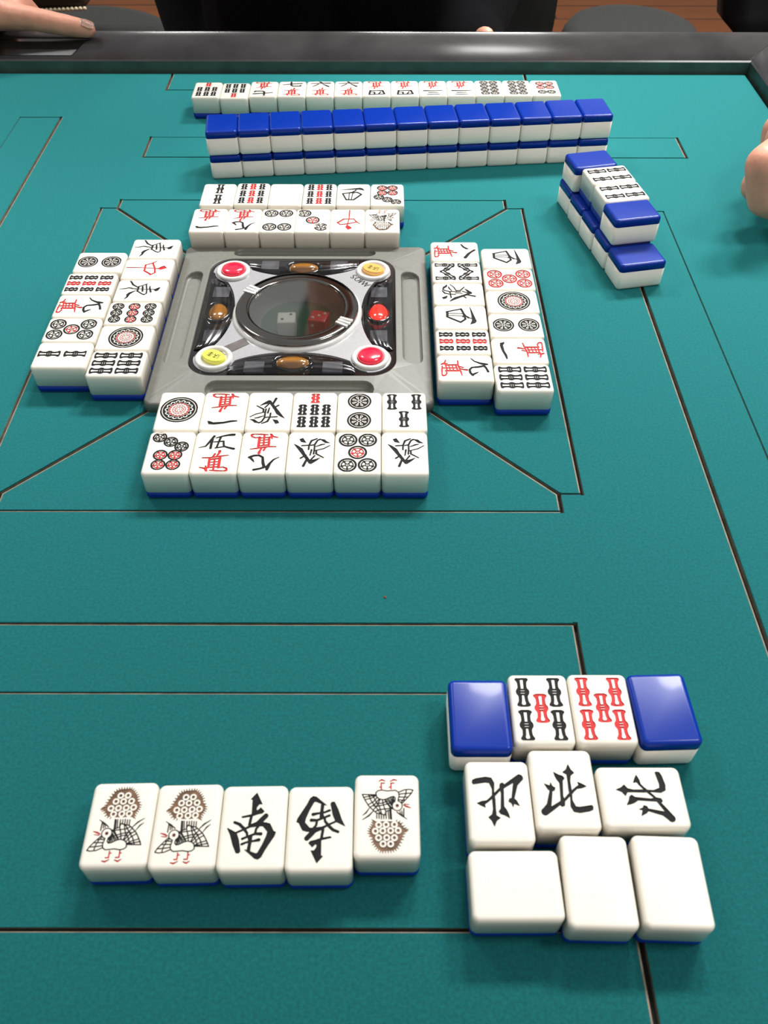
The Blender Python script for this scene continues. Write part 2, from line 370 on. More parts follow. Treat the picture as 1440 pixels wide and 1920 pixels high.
# ---------------------------------------------------------------- mahjong tile faces
TW, TL, TT, ZB = 20.3, 26.8, 15.7, 4.4       # tile width, length, thickness, blue layer
ER, CR = 1.7, 2.2                            # edge rounding, plan corner rounding
GLYPH = {
 'wan': [['S','r',[[-5.22,-2.86,0.164],[-1.97,-2.86,0.246],[2.69,-1.84,0.246],[5.74,-1.29,0.109]]],['S','r',[[-0.94,-2.65,0.246],[-0.12,-0.47,0.246]]],['S','r',[[1.73,1.18,0.438],[1.58,0.08,0.328],[0.72,-2.18,0.164]]],['S','r',[[-2.09,-3.74,0.328],[-1.96,-8.58,0.328]]],['S','r',[[-2.05,-4.01,0.246],[2.29,-3.2,0.246]]],['S','r',[[2.34,-2.86,0.383],[2.32,-8.71,0.383]]],['S','r',[[0.18,-3.54,0.246],[0.32,-10.04,0.246]]],['S','r',[[-2.06,-5.7,0.137],[2.16,-5.16,0.137]]],['S','r',[[-1.98,-7.38,0.137],[2.26,-6.71,0.137]]],['S','r',[[-5.68,-8.71,0.137],[-3.48,-9.24,0.274],[-2.71,-10.7,0.246]]],['S','r',[[-3.46,-9.37,0.246],[-1.66,-8.71,0.219],[2.55,-8.24,0.164]]],['S','r',[[-1.19,-10.43,0.137],[1.92,-10.7,0.246],[4.88,-11.03,0.301],[6.02,-10.3,0.301],[5.8,-9.24,0.246],[4.23,-8.44,0.191],[2.84,-8.71,0.137]]],['S','r',[[-3.19,-7.91,0.164],[-2.49,-10.9,0.274]]]],
 'n5': [['S','k',[[-7.56,2.78,0.082],[-4.78,3.68,0.219],[-3.46,6.48,0.328],[-1.83,10.02,0.383]]],['S','k',[[-2.34,7.89,0.356],[-2.54,5.78,0.356],[-2.58,2.43,0.356]]],['S','k',[[-0.86,8.95,0.164],[1.69,10.02,0.246],[4.3,10.73,0.383],[6.62,11.02,0.547]]],['S','k',[[1.15,9.66,0.328],[0.63,6.83,0.246],[0.02,2.85,0.246]]],['S','k',[[-1.5,6.34,0.164],[2.67,6.83,0.246]]],['S','k',[[2.58,6.83,0.246],[3.06,3.68,0.274],[5.01,2.85,0.328],[7.51,2.08,0.438]]],['S','k',[[-0.52,2.57,0.191],[3.38,3.47,0.219]]]],
 'n9': [['S','k',[[5.58,3.15,0.438],[3.86,2.13,0.383],[1.49,1.92,0.328],[-0.16,3.15,0.328],[-0.57,6.52,0.438],[-1.33,9.06,0.438],[0.47,9.99,0.328],[3.01,10.65,0.383]]],['S','k',[[5.18,3.28,0.383],[4.18,4.64,0.328],[3.39,5.85,0.109]]],['S','k',[[-7.14,3.01,0.082],[-4.97,4.5,0.219],[-3.5,6.86,0.383],[-2.73,8.86,0.602],[-2.55,10.52,0.383]]]],
 'n1': [['P','k',[[6.47,7.1],[5.3,7.25],[3.95,8.06],[-0.48,7.69],[-3.85,6.73],[-6.44,6.66],[-6.89,7.18],[-3.97,7.77],[-0.61,8.72],[3.29,9.31],[5.7,9.09]]]],
 'hatsu': [['P','k',[[5.13,-8.2],[3.7,-8.84],[2.6,-6.79],[2.21,-6.02],[4.29,-6.51]]],['P','k',[[7.36,-5.17],[5.59,-4.06],[3.53,-2.18],[2.13,1.05],[-0.16,4.99],[-2.6,4.18],[-4.46,3.3],[-2.88,5.13],[-0.75,7.01],[0.12,6.88],[2.77,2.42],[5.46,-2.04]]],['S','k',[[3.9,-4.13,0.219],[0.76,-4.41,0.219],[0.85,-1.7,0.219]]],['S','k',[[0.76,-4.41,0.219],[-0.15,-7.28,0.301],[-2.52,-8.55,0.191]]],['S','k',[[0.03,-4.34,0.219],[-1.65,-4.75,0.219],[-1.68,-2.25,0.219]]],['S','k',[[-1.65,-4.75,0.246],[-2.73,-7.42,0.246],[-3.91,-8.2,0.246]]],['P','k',[[-3.41,-8.34],[-5.87,-7.99],[-6.65,-6.93],[-8.16,-5.88],[-6.21,-5.88],[-4.42,-7.63]]],['S','k',[[-2.43,-3.64,0.137],[-4.56,-4.75,0.246],[-6.0,-5.1,0.137]]],['S','k',[[-1.85,-1.01,0.164],[-5.65,-2.25,0.164],[-8.37,-4.27,0.109]]],['S','k',[[-0.46,-1.56,0.246],[0.02,1.87,0.137]]],['S','k',[[-1.68,-2.25,0.219],[-1.47,1.05,0.219]]],['S','k',[[-2.59,-0.59,0.246],[-2.52,0.92,0.246],[-5.8,3.24,0.164]]],['S','k',[[-2.01,2.08,0.219],[-0.03,5.26,0.219]]],['S','k',[[4.03,3.64,0.246],[1.85,1.74,0.246]]],['S','k',[[1.31,4.32,0.301],[2.59,8.35,0.383]]]],
 'ton': [['P','k',[[-2.57,10.08],[0.53,9.22],[0.99,8.06],[-0.57,6.8],[-0.94,7.73],[-2.1,8.91]]],['S','k',[[-0.66,6.91,0.142],[-0.65,3.42,0.142]]],['S','k',[[-3.62,4.45,0.113],[-1.86,4.58,0.255],[1.82,5.71,0.311]]],['S','k',[[-5.47,2.07,0.198],[-0.47,3.25,0.198],[3.11,3.7,0.198],[4.2,2.41,0.198]]],['S','k',[[-5.9,2.75,0.085],[-4.63,0.97,0.198],[-3.13,-1.52,0.198]]],['S','k',[[-3.13,-1.47,0.311],[1.16,-1.44,0.311]]],['S','k',[[1.16,-1.29,0.226],[3.57,1.43,0.226],[4.2,2.66,0.226]]],['S','k',[[-3.23,0.59,0.283],[1.15,1.25,0.283]]],['S','k',[[-0.65,3.42,0.099],[-1.14,-2.41,0.099]]],['S','k',[[-0.79,-11.19,0.113],[-1.35,-8.43,0.226],[-2.05,-6.44,0.255],[-1.83,-4.53,0.085],[-1.37,-2.32,0.071]]],['S','k',[[-8.26,-6.68,0.255],[-4.84,-4.79,0.34],[-2.53,-1.86,0.198]]],['P','k',[[0.38,-2.13],[1.3,-3.95],[2.54,-5.7],[4.37,-6.6],[5.5,-6.13],[8.44,-7.05],[6.63,-5.55],[3.91,-4.95],[2.22,-3.78]]],['S','k',[[-1.91,-6.54,0.085],[-0.45,-2.28,0.085]]]],
 'chun': [['S','r',[[-1.03,-12.12,0.11],[-0.96,-8.83,0.22],[-0.85,-2.03,0.11],[-0.13,4.4,0.138],[0.21,6.52,0.248]]],['P','r',[[-0.22,5.84],[-1.97,7.47],[-2.63,8.81],[-0.58,10.38],[0.29,8.83],[1.08,7.28]]],['S','r',[[-5.46,1.99,0.275],[-0.21,3.95,0.275],[4.02,4.78,0.275]]],['S','r',[[-7.33,3.85,0.083],[-5.2,1.79,0.248],[-3.6,-1.57,0.138]]],['S','r',[[-3.6,-1.57,0.275],[2.06,-1.36,0.275]]],['S','r',[[2.19,-1.34,0.33],[5.48,2.52,0.33]]],['S','r',[[6.04,2.39,0.248],[4.1,4.8,0.248]]]],
 'sha': [['P','k',[[-8.43,5.11],[-4.8,5.94],[3.93,7.76],[5.42,6.97],[6.57,4.53],[3.23,5.65],[-1.2,5.59]]],['S','k',[[-4.13,-7.11,0.271],[-6.59,0.5,0.271]]],['S','k',[[-4.13,-6.68,0.421],[0.17,-6.9,0.421]]],['S','k',[[0.17,-6.9,0.391],[4.83,-0.34,0.391]]],['S','k',[[4.83,-0.34,0.361],[2.18,2.29,0.361],[-3.43,1.37,0.361],[-6.59,0.5,0.361]]],['S','k',[[-2.78,-6.75,0.12],[-2.53,1.16,0.12]]],['S','k',[[-1.17,-6.83,0.12],[-0.48,1.56,0.12]]],['S','k',[[-3.43,1.37,0.271],[-0.75,2.48,0.271],[1.03,3.95,0.421]]],['S','k',[[0.58,3.61,0.181],[2.52,6.92,0.181]]],['S','k',[[0.15,0.99,0.181],[-0.3,2.88,0.181]]]],
 'nan': [['P','k',[[0.49,10.58],[2.34,7.04],[1.43,7.06],[0.71,6.08],[0.63,5.09],[1.27,5.08],[2.01,5.89],[3.13,4.73],[2.63,4.18],[1.22,3.88],[-0.65,3.25],[-3.32,2.8],[-3.61,3.16],[-0.54,3.8],[-0.64,8.58],[-1.19,8.66]]],['S','k',[[-0.65,3.32,0.252],[-1.04,0.58,0.252]]],['S','k',[[-0.86,0.36,0.144],[1.29,1.13,0.252],[2.55,1.98,0.54],[3.82,3.32,0.504]]],['S','k',[[-2.8,-0.89,0.18],[-0.84,0.1,0.216],[1.97,0.54,0.288],[3.86,0.67,0.432]]],['P','k',[[2.86,1.33],[5.12,0.88],[5.66,0.01],[6.39,-1.43],[7.11,-1.76],[6.81,-2.86],[4.17,-7.18],[3.24,-9.16],[2.37,-9.81],[1.42,-9.59],[-0.25,-8.19],[-1.82,-6.94],[-0.74,-7.27],[1.45,-8.13],[2.07,-8.07],[3.41,-5.47],[4.45,-2.83],[4.67,-1.57],[3.28,-0.02]]],['P','k',[[-7.66,-0.38],[-4.83,-1.81],[-3.92,-3.96],[-3.15,-7.38],[-3.53,-7.9],[-4.31,-7.89],[-5.49,-5.5],[-6.6,-2.36]]],['S','k',[[-5.63,1.39,0.252],[-4.07,0.79,0.288],[-2.68,-0.51,0.288],[-1.54,-1.96,0.216],[-1.47,-2.74,0.18]]],['S','k',[[-4.92,-1.81,0.162],[-2.65,-0.83,0.162]]],['P','k',[[-1.37,-2.75],[0.08,-2.45],[0.03,-4.33],[-0.15,-5.89],[-0.23,-7.43],[-1.16,-7.41],[-0.89,-5.56],[-0.94,-4.01]]],['S','k',[[-2.85,-3.67,0.216],[-1.49,-3.12,0.162],[0.94,-2.21,0.216],[2.67,-2.24,0.324]]],['S','k',[[-2.85,-5.29,0.216],[-1.35,-4.69,0.162],[0.5,-4.4,0.162],[2.2,-4.05,0.324]]],['S','k',[[0.93,-2.08,0.198],[1.12,-0.63,0.198],[1.76,0.06,0.198]]]],
 'pei': [['P','k',[[2.24,8.0],[2.86,6.36],[3.77,5.28],[2.57,4.38],[2.14,2.59],[2.19,-0.59],[1.97,-3.72],[2.77,-5.78],[4.08,-5.95],[7.85,-5.36],[8.17,-5.84],[7.96,-6.72],[6.88,-7.2],[3.81,-7.71],[2.04,-7.38],[1.27,-5.78],[1.6,-2.34],[1.35,-0.59],[1.46,2.59],[1.43,4.73],[0.26,5.45],[1.49,6.36]]],['P','k',[[4.56,2.13],[5.74,1.6],[7.01,0.82],[5.53,0.22],[4.05,0.04],[2.51,-1.22],[2.17,-0.77],[3.7,0.47],[4.76,1.17]]],['S','k',[[2.41,-0.94,0.289],[-0.25,-3.55,0.231],[-4.29,-6.2,0.423],[-6.95,-7.43,0.847]]],['S','k',[[-6.95,-7.43,0.808],[-5.44,-5.28,0.5],[-4.23,-0.6,0.269]]],['P','k',[[-6.06,1.58],[-4.38,0.91],[-4.07,1.94],[-3.71,0.81],[-2.87,0.28],[-3.22,-0.6],[-4.27,-0.85],[-5.19,-0.15]]],['P','k',[[-2.66,5.45],[-1.17,4.55],[-0.02,4.19],[0.46,3.48],[-0.24,2.58],[-0.76,-2.34],[-0.39,-4.07],[-0.65,-5.44],[-1.4,-5.79],[-1.93,-5.27],[-1.55,-3.73],[-1.19,1.87],[-1.9,2.94],[-2.41,4.19]]]],
 'bird': [['P','b',[[4.2,1.56],[3.51,2.05],[1.97,2.05],[0.42,1.95],[-2.28,2.04],[-4.02,2.43],[-5.06,3.98],[-6.1,4.75],[-5.04,5.52],[-4.54,7.05],[-3.76,8.76],[-2.79,10.26],[-1.47,10.83],[1.56,11.02],[2.69,10.27],[4.03,8.58],[4.43,7.06],[5.2,6.11],[5.22,4.77],[4.28,3.02]]],['S','b',[[-2.72,2.14,0.132],[-3.13,1.51,0.044]]],['S','b',[[-3.59,2.33,0.132],[-4.08,1.78,0.044]]],['S','b',[[-4.28,2.82,0.132],[-4.85,2.34,0.044]]],['S','b',[[-4.8,3.59,0.132],[-5.44,3.22,0.044]]],['S','b',[[-5.32,4.17,0.132],[-6.0,3.89,0.044]]],['S','b',[[-5.84,4.56,0.132],[-6.54,4.33,0.044]]],['S','b',[[-5.84,4.94,0.132],[-6.55,4.76,0.044]]],['S','b',[[-5.3,5.33,0.132],[-6.02,5.18,0.044]]],['S','b',[[-4.91,5.9,0.132],[-5.64,5.82,0.044]]],['S','b',[[-4.66,6.67,0.132],[-5.39,6.7,0.044]]],['S','b',[[-4.34,7.48,0.132],[-5.05,7.64,0.044]]],['S','b',[[-3.95,8.33,0.132],[-4.61,8.63,0.044]]],['S','b',[[-3.51,9.14,0.132],[-4.09,9.56,0.044]]],['S','b',[[-3.03,9.89,0.132],[-3.52,10.41,0.044]]],['S','b',[[-2.46,10.4,0.132],[-2.85,11.0,0.044]]],['S','b',[[-1.8,10.69,0.132],[-2.09,11.33,0.044]]],['S','b',[[-1.09,10.85,0.132],[-1.28,11.53,0.044]]],['S','b',[[-0.33,10.9,0.132],[-0.41,11.6,0.044]]],['S','b',[[0.42,10.95,0.132],[0.47,11.65,0.044]]],['S','b',[[1.18,10.99,0.132],[1.34,11.68,0.044]]],['S','b',[[1.84,10.83,0.132],[2.1,11.49,0.044]]],['S','b',[[2.41,10.46,0.132],[2.76,11.07,0.044]]],['S','b',[[2.92,9.99,0.132],[3.36,10.55,0.044]]],['S','b',[[3.36,9.43,0.132],[3.89,9.91,0.044]]],['S','b',[[3.81,8.86,0.132],[4.41,9.25,0.044]]],['S','b',[[4.13,8.2,0.132],[4.79,8.49,0.044]]],['S','b',[[4.33,7.44,0.132],[5.04,7.61,0.044]]],['S','b',[[4.82,6.59,0.132],[5.54,6.6,0.044]]],['S','b',[[5.21,5.78,0.132],[5.93,5.67,0.044]]],['S','b',[[5.22,5.1,0.132],[5.92,4.91,0.044]]],['S','b',[[5.06,4.48,0.132],[5.74,4.2,0.044]]],['S','b',[[4.75,3.9,0.132],[5.39,3.54,0.044]]],['S','b',[[4.44,3.32,0.132],[5.03,2.88,0.044]]],['S','b',[[4.26,2.66,0.132],[4.8,2.16,0.044]]],['S','b',[[4.22,1.93,0.132],[4.71,1.37,0.044]]],['C','w',[[2.54,3.06,1.104]]],['C','b',[[2.54,3.06,0.442]]],['C','w',[[0.27,3.02,1.104]]],['C','b',[[0.27,3.02,0.442]]],['C','w',[[-2.28,2.98,1.104]]],['C','b',[[-2.28,2.98,0.442]]],['C','w',[[3.53,5.01,1.104]]],['C','b',[[3.53,5.01,0.442]]],['C','w',[[1.29,4.9,1.104]]],['C','b',[[1.29,4.9,0.442]]],['C','w',[[-1.11,4.85,1.104]]],['C','b',[[-1.11,4.85,0.442]]],['C','w',[[-3.42,4.81,1.104]]],['C','b',[[-3.42,4.81,0.442]]],['C','w',[[2.56,7.02,1.104]]],['C','b',[[2.56,7.02,0.442]]],['C','w',[[0.08,6.96,1.104]]],['C','b',[[0.08,6.96,0.442]]],['C','w',[[-2.25,7.0,1.104]]],['C','b',[[-2.25,7.0,0.442]]],['C','w',[[1.18,8.86,1.104]]],['C','b',[[1.18,8.86,0.442]]],['C','w',[[-1.1,8.86,1.104]]],['C','b',[[-1.1,8.86,0.442]]],['S','k',[[3.38,-6.54,0.11],[3.49,-7.15,0.11],[2.8,-7.76,0.11],[1.61,-7.97,0.11],[0.02,-7.67,0.11],[-1.56,-7.81,0.11],[-2.75,-7.88,0.11],[-3.64,-7.26,0.11],[-3.82,-6.14,0.11],[-3.51,-4.92,0.11],[-3.37,-4.11,0.11]]],['S','k',[[-2.42,-4.01,0.11],[-2.63,-5.32,0.11],[-2.14,-5.93,0.11],[-1.16,-5.73,0.11],[0.03,-5.12,0.11],[1.21,-4.81,0.11],[2.39,-5.11,0.11],[3.18,-5.72,0.11],[3.38,-6.54,0.11]]],['S','k',[[7.73,-6.57,0.11],[5.75,-6.49,0.11],[3.48,-6.43,0.11]]],['S','k',[[7.73,-6.57,0.11],[6.71,-4.5,0.11],[5.71,-2.89,0.11],[4.32,-1.5,0.11],[3.15,-0.61,0.11],[0.62,-0.02,0.11]]],['S','k',[[0.62,-0.02,0.11],[0.32,-1.11,0.11],[-1.33,-1.81,0.11]]],['S','k',[[5.75,-6.49,0.11],[4.94,-4.5,0.11],[3.75,-2.9,0.11],[2.57,-1.3,0.11],[1.98,-0.35,0.11]]],['S','k',[[4.57,-6.45,0.11],[3.97,-5.31,0.11],[3.17,-3.7,0.11],[1.6,-3.7,0.11],[0.03,-4.31,0.11]]],['S','k',[[6.62,-4.9,0.11],[4.95,-5.31,0.11],[3.42,-6.13,0.11]]],['S','k',[[5.91,-3.19,0.11],[4.35,-4.1,0.11],[3.08,-5.52,0.11]]],['S','k',[[7.42,-5.61,0.11],[5.55,-5.92,0.11],[3.48,-6.29,0.11]]],['S','k',[[5.31,-2.39,0.11],[3.75,-3.4,0.11],[2.59,-4.91,0.11]]],['S','k',[[4.32,-1.5,0.11],[3.16,-2.9,0.11],[2.19,-4.81,0.11]]],['S','k',[[4.34,-2.9,0.11],[3.16,-2.7,0.11],[1.4,-3.1,0.11],[-0.56,-3.61,0.11]]],['S','k',[[3.54,-1.1,0.11],[2.37,-1.7,0.11],[0.42,-1.9,0.11],[-1.24,-2.1,0.11]]],['S','k',[[2.58,-3.3,0.11],[2.18,-2.1,0.11],[1.59,-0.21,0.11]]],['S','k',[[1.4,-4.61,0.11],[1.01,-2.9,0.11],[0.32,-0.91,0.11]]],['S','k',[[0.62,-4.71,0.11],[-0.17,-3.5,0.11],[-1.33,-1.81,0.11]]],['S','k',[[0.42,-4.71,0.11],[-0.56,-3.3,0.11],[-1.76,-1.91,0.11]]],['S','k',[[-0.01,-4.96,0.11],[-1.54,-2.9,0.11]]],['S','k',[[-0.46,-5.16,0.11],[-1.83,-3.15,0.11]]],['S','k',[[-0.96,-5.42,0.11],[-2.03,-3.47,0.11]]],['S','k',[[-1.45,-5.63,0.11],[-2.17,-3.71,0.11]]],['S','k',[[-1.94,-5.83,0.11],[-2.29,-4.01,0.11]]],['S','k',[[3.15,-0.55,0.11],[3.13,1.07,0.11]]],['S','k',[[2.46,-0.31,0.11],[2.4,1.11,0.11]]],['S','k',[[1.74,-0.15,0.11],[1.68,1.26,0.11]]],['S','k',[[1.0,-0.02,0.11],[0.96,1.18,0.11]]],['S','k',[[0.32,-1.11,0.11],[0.23,1.18,0.11]]],['S','k',[[-0.36,-1.31,0.11],[-0.64,1.26,0.11]]],['S','k',[[-0.85,-1.55,0.11],[-1.13,1.26,0.11]]],['S','k',[[-1.24,-1.81,0.11],[-1.42,1.3,0.11]]],['S','k',[[-3.64,-7.26,0.11],[-5.53,-8.08,0.11],[-7.12,-8.23,0.11],[-8.2,-7.99,0.11],[-7.69,-6.96,0.11],[-6.27,-5.33,0.11],[-4.68,-3.67,0.11]]],['S','k',[[-6.12,-8.09,0.11],[-5.9,-6.55,0.11],[-5.18,-4.92,0.11],[-4.39,-4.01,0.11]]],['S','k',[[-3.89,-6.65,0.11],[-5.51,-6.86,0.11],[-7.69,-7.0,0.11]]],['S','k',[[-3.88,-5.73,0.11],[-5.49,-5.69,0.11],[-6.67,-5.74,0.11]]],['S','k',[[-3.61,-4.82,0.11],[-4.69,-4.72,0.11],[-5.77,-4.82,0.11]]],['S','k',[[5.5,-2.09,0.066],[6.46,-0.7,0.155],[7.51,0.13,0.055]]],['S','k',[[4.32,-1.1,0.088],[5.66,0.29,0.177],[7.54,1.51,0.055]]],['S','k',[[-5.24,-2.01,0.121],[-5.2,0.56,0.121]]],['S','k',[[-3.08,-0.91,0.11],[-4.63,0.27,0.155],[-6.2,1.29,0.044]]],['S','k',[[-4.02,-1.11,0.099],[-4.28,-0.12,0.099]]],['S','k',[[-4.55,-1.31,0.099],[-4.78,0.31,0.099]]],['C','k',[[-3.2,-2.91,1.656]]],['C','w',[[-3.2,-2.91,1.413]]],['P','w',[[-2.56,-4.01],[-2.69,-4.92],[-3.38,-4.92],[-3.31,-4.01]]],['C','d',[[-3.2,-2.95,0.486]]],['S','r',[[-5.16,-3.15,0.088],[-6.03,-2.71,0.199],[-7.36,-2.27,0.066]]],['S','r',[[-5.46,-3.47,0.11],[-6.98,-3.27,0.055]]],['S','r',[[1.77,-8.34,0.132],[1.82,-10.24,0.132]]],['S','r',[[1.82,-10.24,0.121],[0.78,-10.24,0.121]]],['S','r',[[2.58,-10.78,0.066],[1.62,-11.37,0.177],[0.62,-10.95,0.088]]],['S','r',[[-1.31,-8.35,0.132],[-1.27,-10.25,0.132]]],['S','r',[[-1.27,-10.25,0.121],[-2.21,-10.25,0.121]]],['S','r',[[-0.98,-10.79,0.066],[-2.14,-11.42,0.177],[-3.14,-11.17,0.088]]],['S','r',[[2.31,-8.9,0.11],[1.77,-9.0,0.11]]],['S','r',[[-0.71,-8.9,0.11],[-1.31,-9.01,0.11]]]],
}

def put(cv, name, dx=0.0, dy=0.0):
    for k, c, pts in GLYPH[name]:
        if k == 'P': cv.poly(c, [(x + dx, y + dy) for x, y in pts])
        elif k == 'S': cv.stroke(c, [(x + dx, y + dy, r_ * 1.25) for x, y, r_ in pts])
        else: cv.circle(c, pts[0][0] + dx, pts[0][1] + dy, pts[0][2])
def smooth_loop(half):
    return half + [(-x, y) for x, y in reversed(half)]
def stick(cv, c, x, y, L=11.0, w=2.3, rot=0.0):
    """bamboo stick with flared ends, a knot and pale slots"""
    prof = [(.55, 1.0), (.94, .93), (1.0, .84), (.80, .74), (.68, .62), (.66, .34), (.76, .22), (.94, .13), (1.0, 0), (.94, -.13), (.76, -.22),
            (.66, -.34), (.70, -.62), (.84, -.74), (1.0, -.84), (.94, -.94), (.5, -1.0)]
    ca, sa = math.cos(R(rot)), math.sin(R(rot))
    t = lambda u, v: (x + ca * u * w - sa * v * L / 2, y + sa * u * w + ca * v * L / 2)
    cv.poly(c, [t(u, v) for u, v in prof] + [t(-u, v) for u, v in reversed(prof)])
    cv.poly('w', [t(u, v) for u, v in [(.25, .84), (.21, .22), (-.21, .22), (-.25, .84)]])
    cv.poly('w', [t(u, v) for u, v in [(.17, -.22), (.23, -.6), (.34, -.78), (.2, -.88), (-.2, -.88), (-.34, -.78), (-.23, -.6), (-.17, -.22)]])
    for v in (.085, -.085):
        cv.poly('w', [t(.33, v + .028), t(.33, v - .028), t(-.33, v - .028), t(-.33, v + .028)])
def short_stick(cv, c, x, y, L=7.0, w=1.95):
    prof = [(.55, 1.0), (.95, .80), (1.0, .66), (.66, .46), (.72, .34), (1.0, .16), (1.0, -.10), (.70, -.32), (.66, -.46), (1.0, -.70), (1.1, -.92), (.5, -1.0)]
    pts = [(x + u * w, y + v * L / 2) for u, v in prof]
    cv.poly(c, pts + [(2 * x - px, py) for px, py in reversed(pts)])
    for v0, v1 in ((.8, .42), (.28, -.16), (-.34, -.82)):
        cv.poly('w', [(x + .17 * w, y + v0 * L / 2), (x + .17 * w, y + v1 * L / 2), (x - .17 * w, y + v1 * L / 2), (x - .17 * w, y + v0 * L / 2)])
def coin(cv, x, y, r, c='k', outer='k'):
    hv = 1 if r < 3.6 else 0                  # small coins are inked more heavily
    cv.circle('w', x, y, r)
    cv.ring(outer, x, y, r * (.775 if hv else .79), r)
    cv.ring(c, x, y, r * (.53 if hv else .56), r * .67)
    for k in range(5):
        a = R(90 + 72 * k + 36)
        cv.stroke(c, [(x + r * .24 * math.cos(a), y + r * .24 * math.sin(a), r * (.06 if hv else .045)), (x + r * .62 * math.cos(a), y + r * .62 * math.sin(a), r * (.14 if hv else .12))])
    cv.ring(c, x, y, r * .16, r * .26)
    cv.circle(c, x, y, r * .07)
def flower_coin(cv, x, y, r):
    cv.ring('k', x, y, r * .86, r)
    cv.circle('k', x, y, r * .78)
    for k in range(8):
        a = R(45 * k + 22.5)
        cv.stroke('w', [(x + r * .26 * math.cos(a), y + r * .26 * math.sin(a), r * .045), (x + r * .54 * math.cos(a), y + r * .54 * math.sin(a), r * .125)])
        cv.stroke('k', [(x + r * .36 * math.cos(a), y + r * .36 * math.sin(a), r * .005), (x + r * .56 * math.cos(a), y + r * .56 * math.sin(a), r * .035)])
    cv.ring('w', x, y, r * .09, r * .18)
def big_coin(cv):
    r = 8.5; y = 0.6
    cv.ring('k', 0, y, r * .915, r)
    cv.ring('k', 0, y, r * .53, r * .86)
    for k in range(14):
        a = R(360 / 14 * k); a1 = a + R(9)
        P_ = lambda rr, aa: (rr * r * math.cos(aa), y + rr * r * math.sin(aa))
        cv.stroke('w', [P_(.60, a - R(7)) + (.22,), P_(.68, a - R(9)) + (.29,), P_(.74, a) + (.31,), P_(.69, a1) + (.26,), P_(.62, a1) + (.18,)])
    cv.ring('w', 0, y, r * .535, r * .565)
    cv.ring('r', 0, y, r * .485, r * .525)
    for k in range(18):
        a = R(20 * k)
        cv.stroke('r', [(r * .50 * math.cos(a), y + r * .50 * math.sin(a), .26), (r * .43 * math.cos(a), y + r * .43 * math.sin(a), .10)])
    cv.ring('r', 0, y, r * .20, r * .235)
    cv.ring('r', 0, y, r * .33, r * .355)
    for k in range(12):
        a = R(30 * k); cv.circle('r', r * .29 * math.cos(a), y + r * .29 * math.sin(a), .16)
    for k in range(5):
        a = R(72 * k + 18); cv.circle('r', r * .125 * math.cos(a), y + r * .125 * math.sin(a), .27)
    cv.circle('r', 0, y, .25)

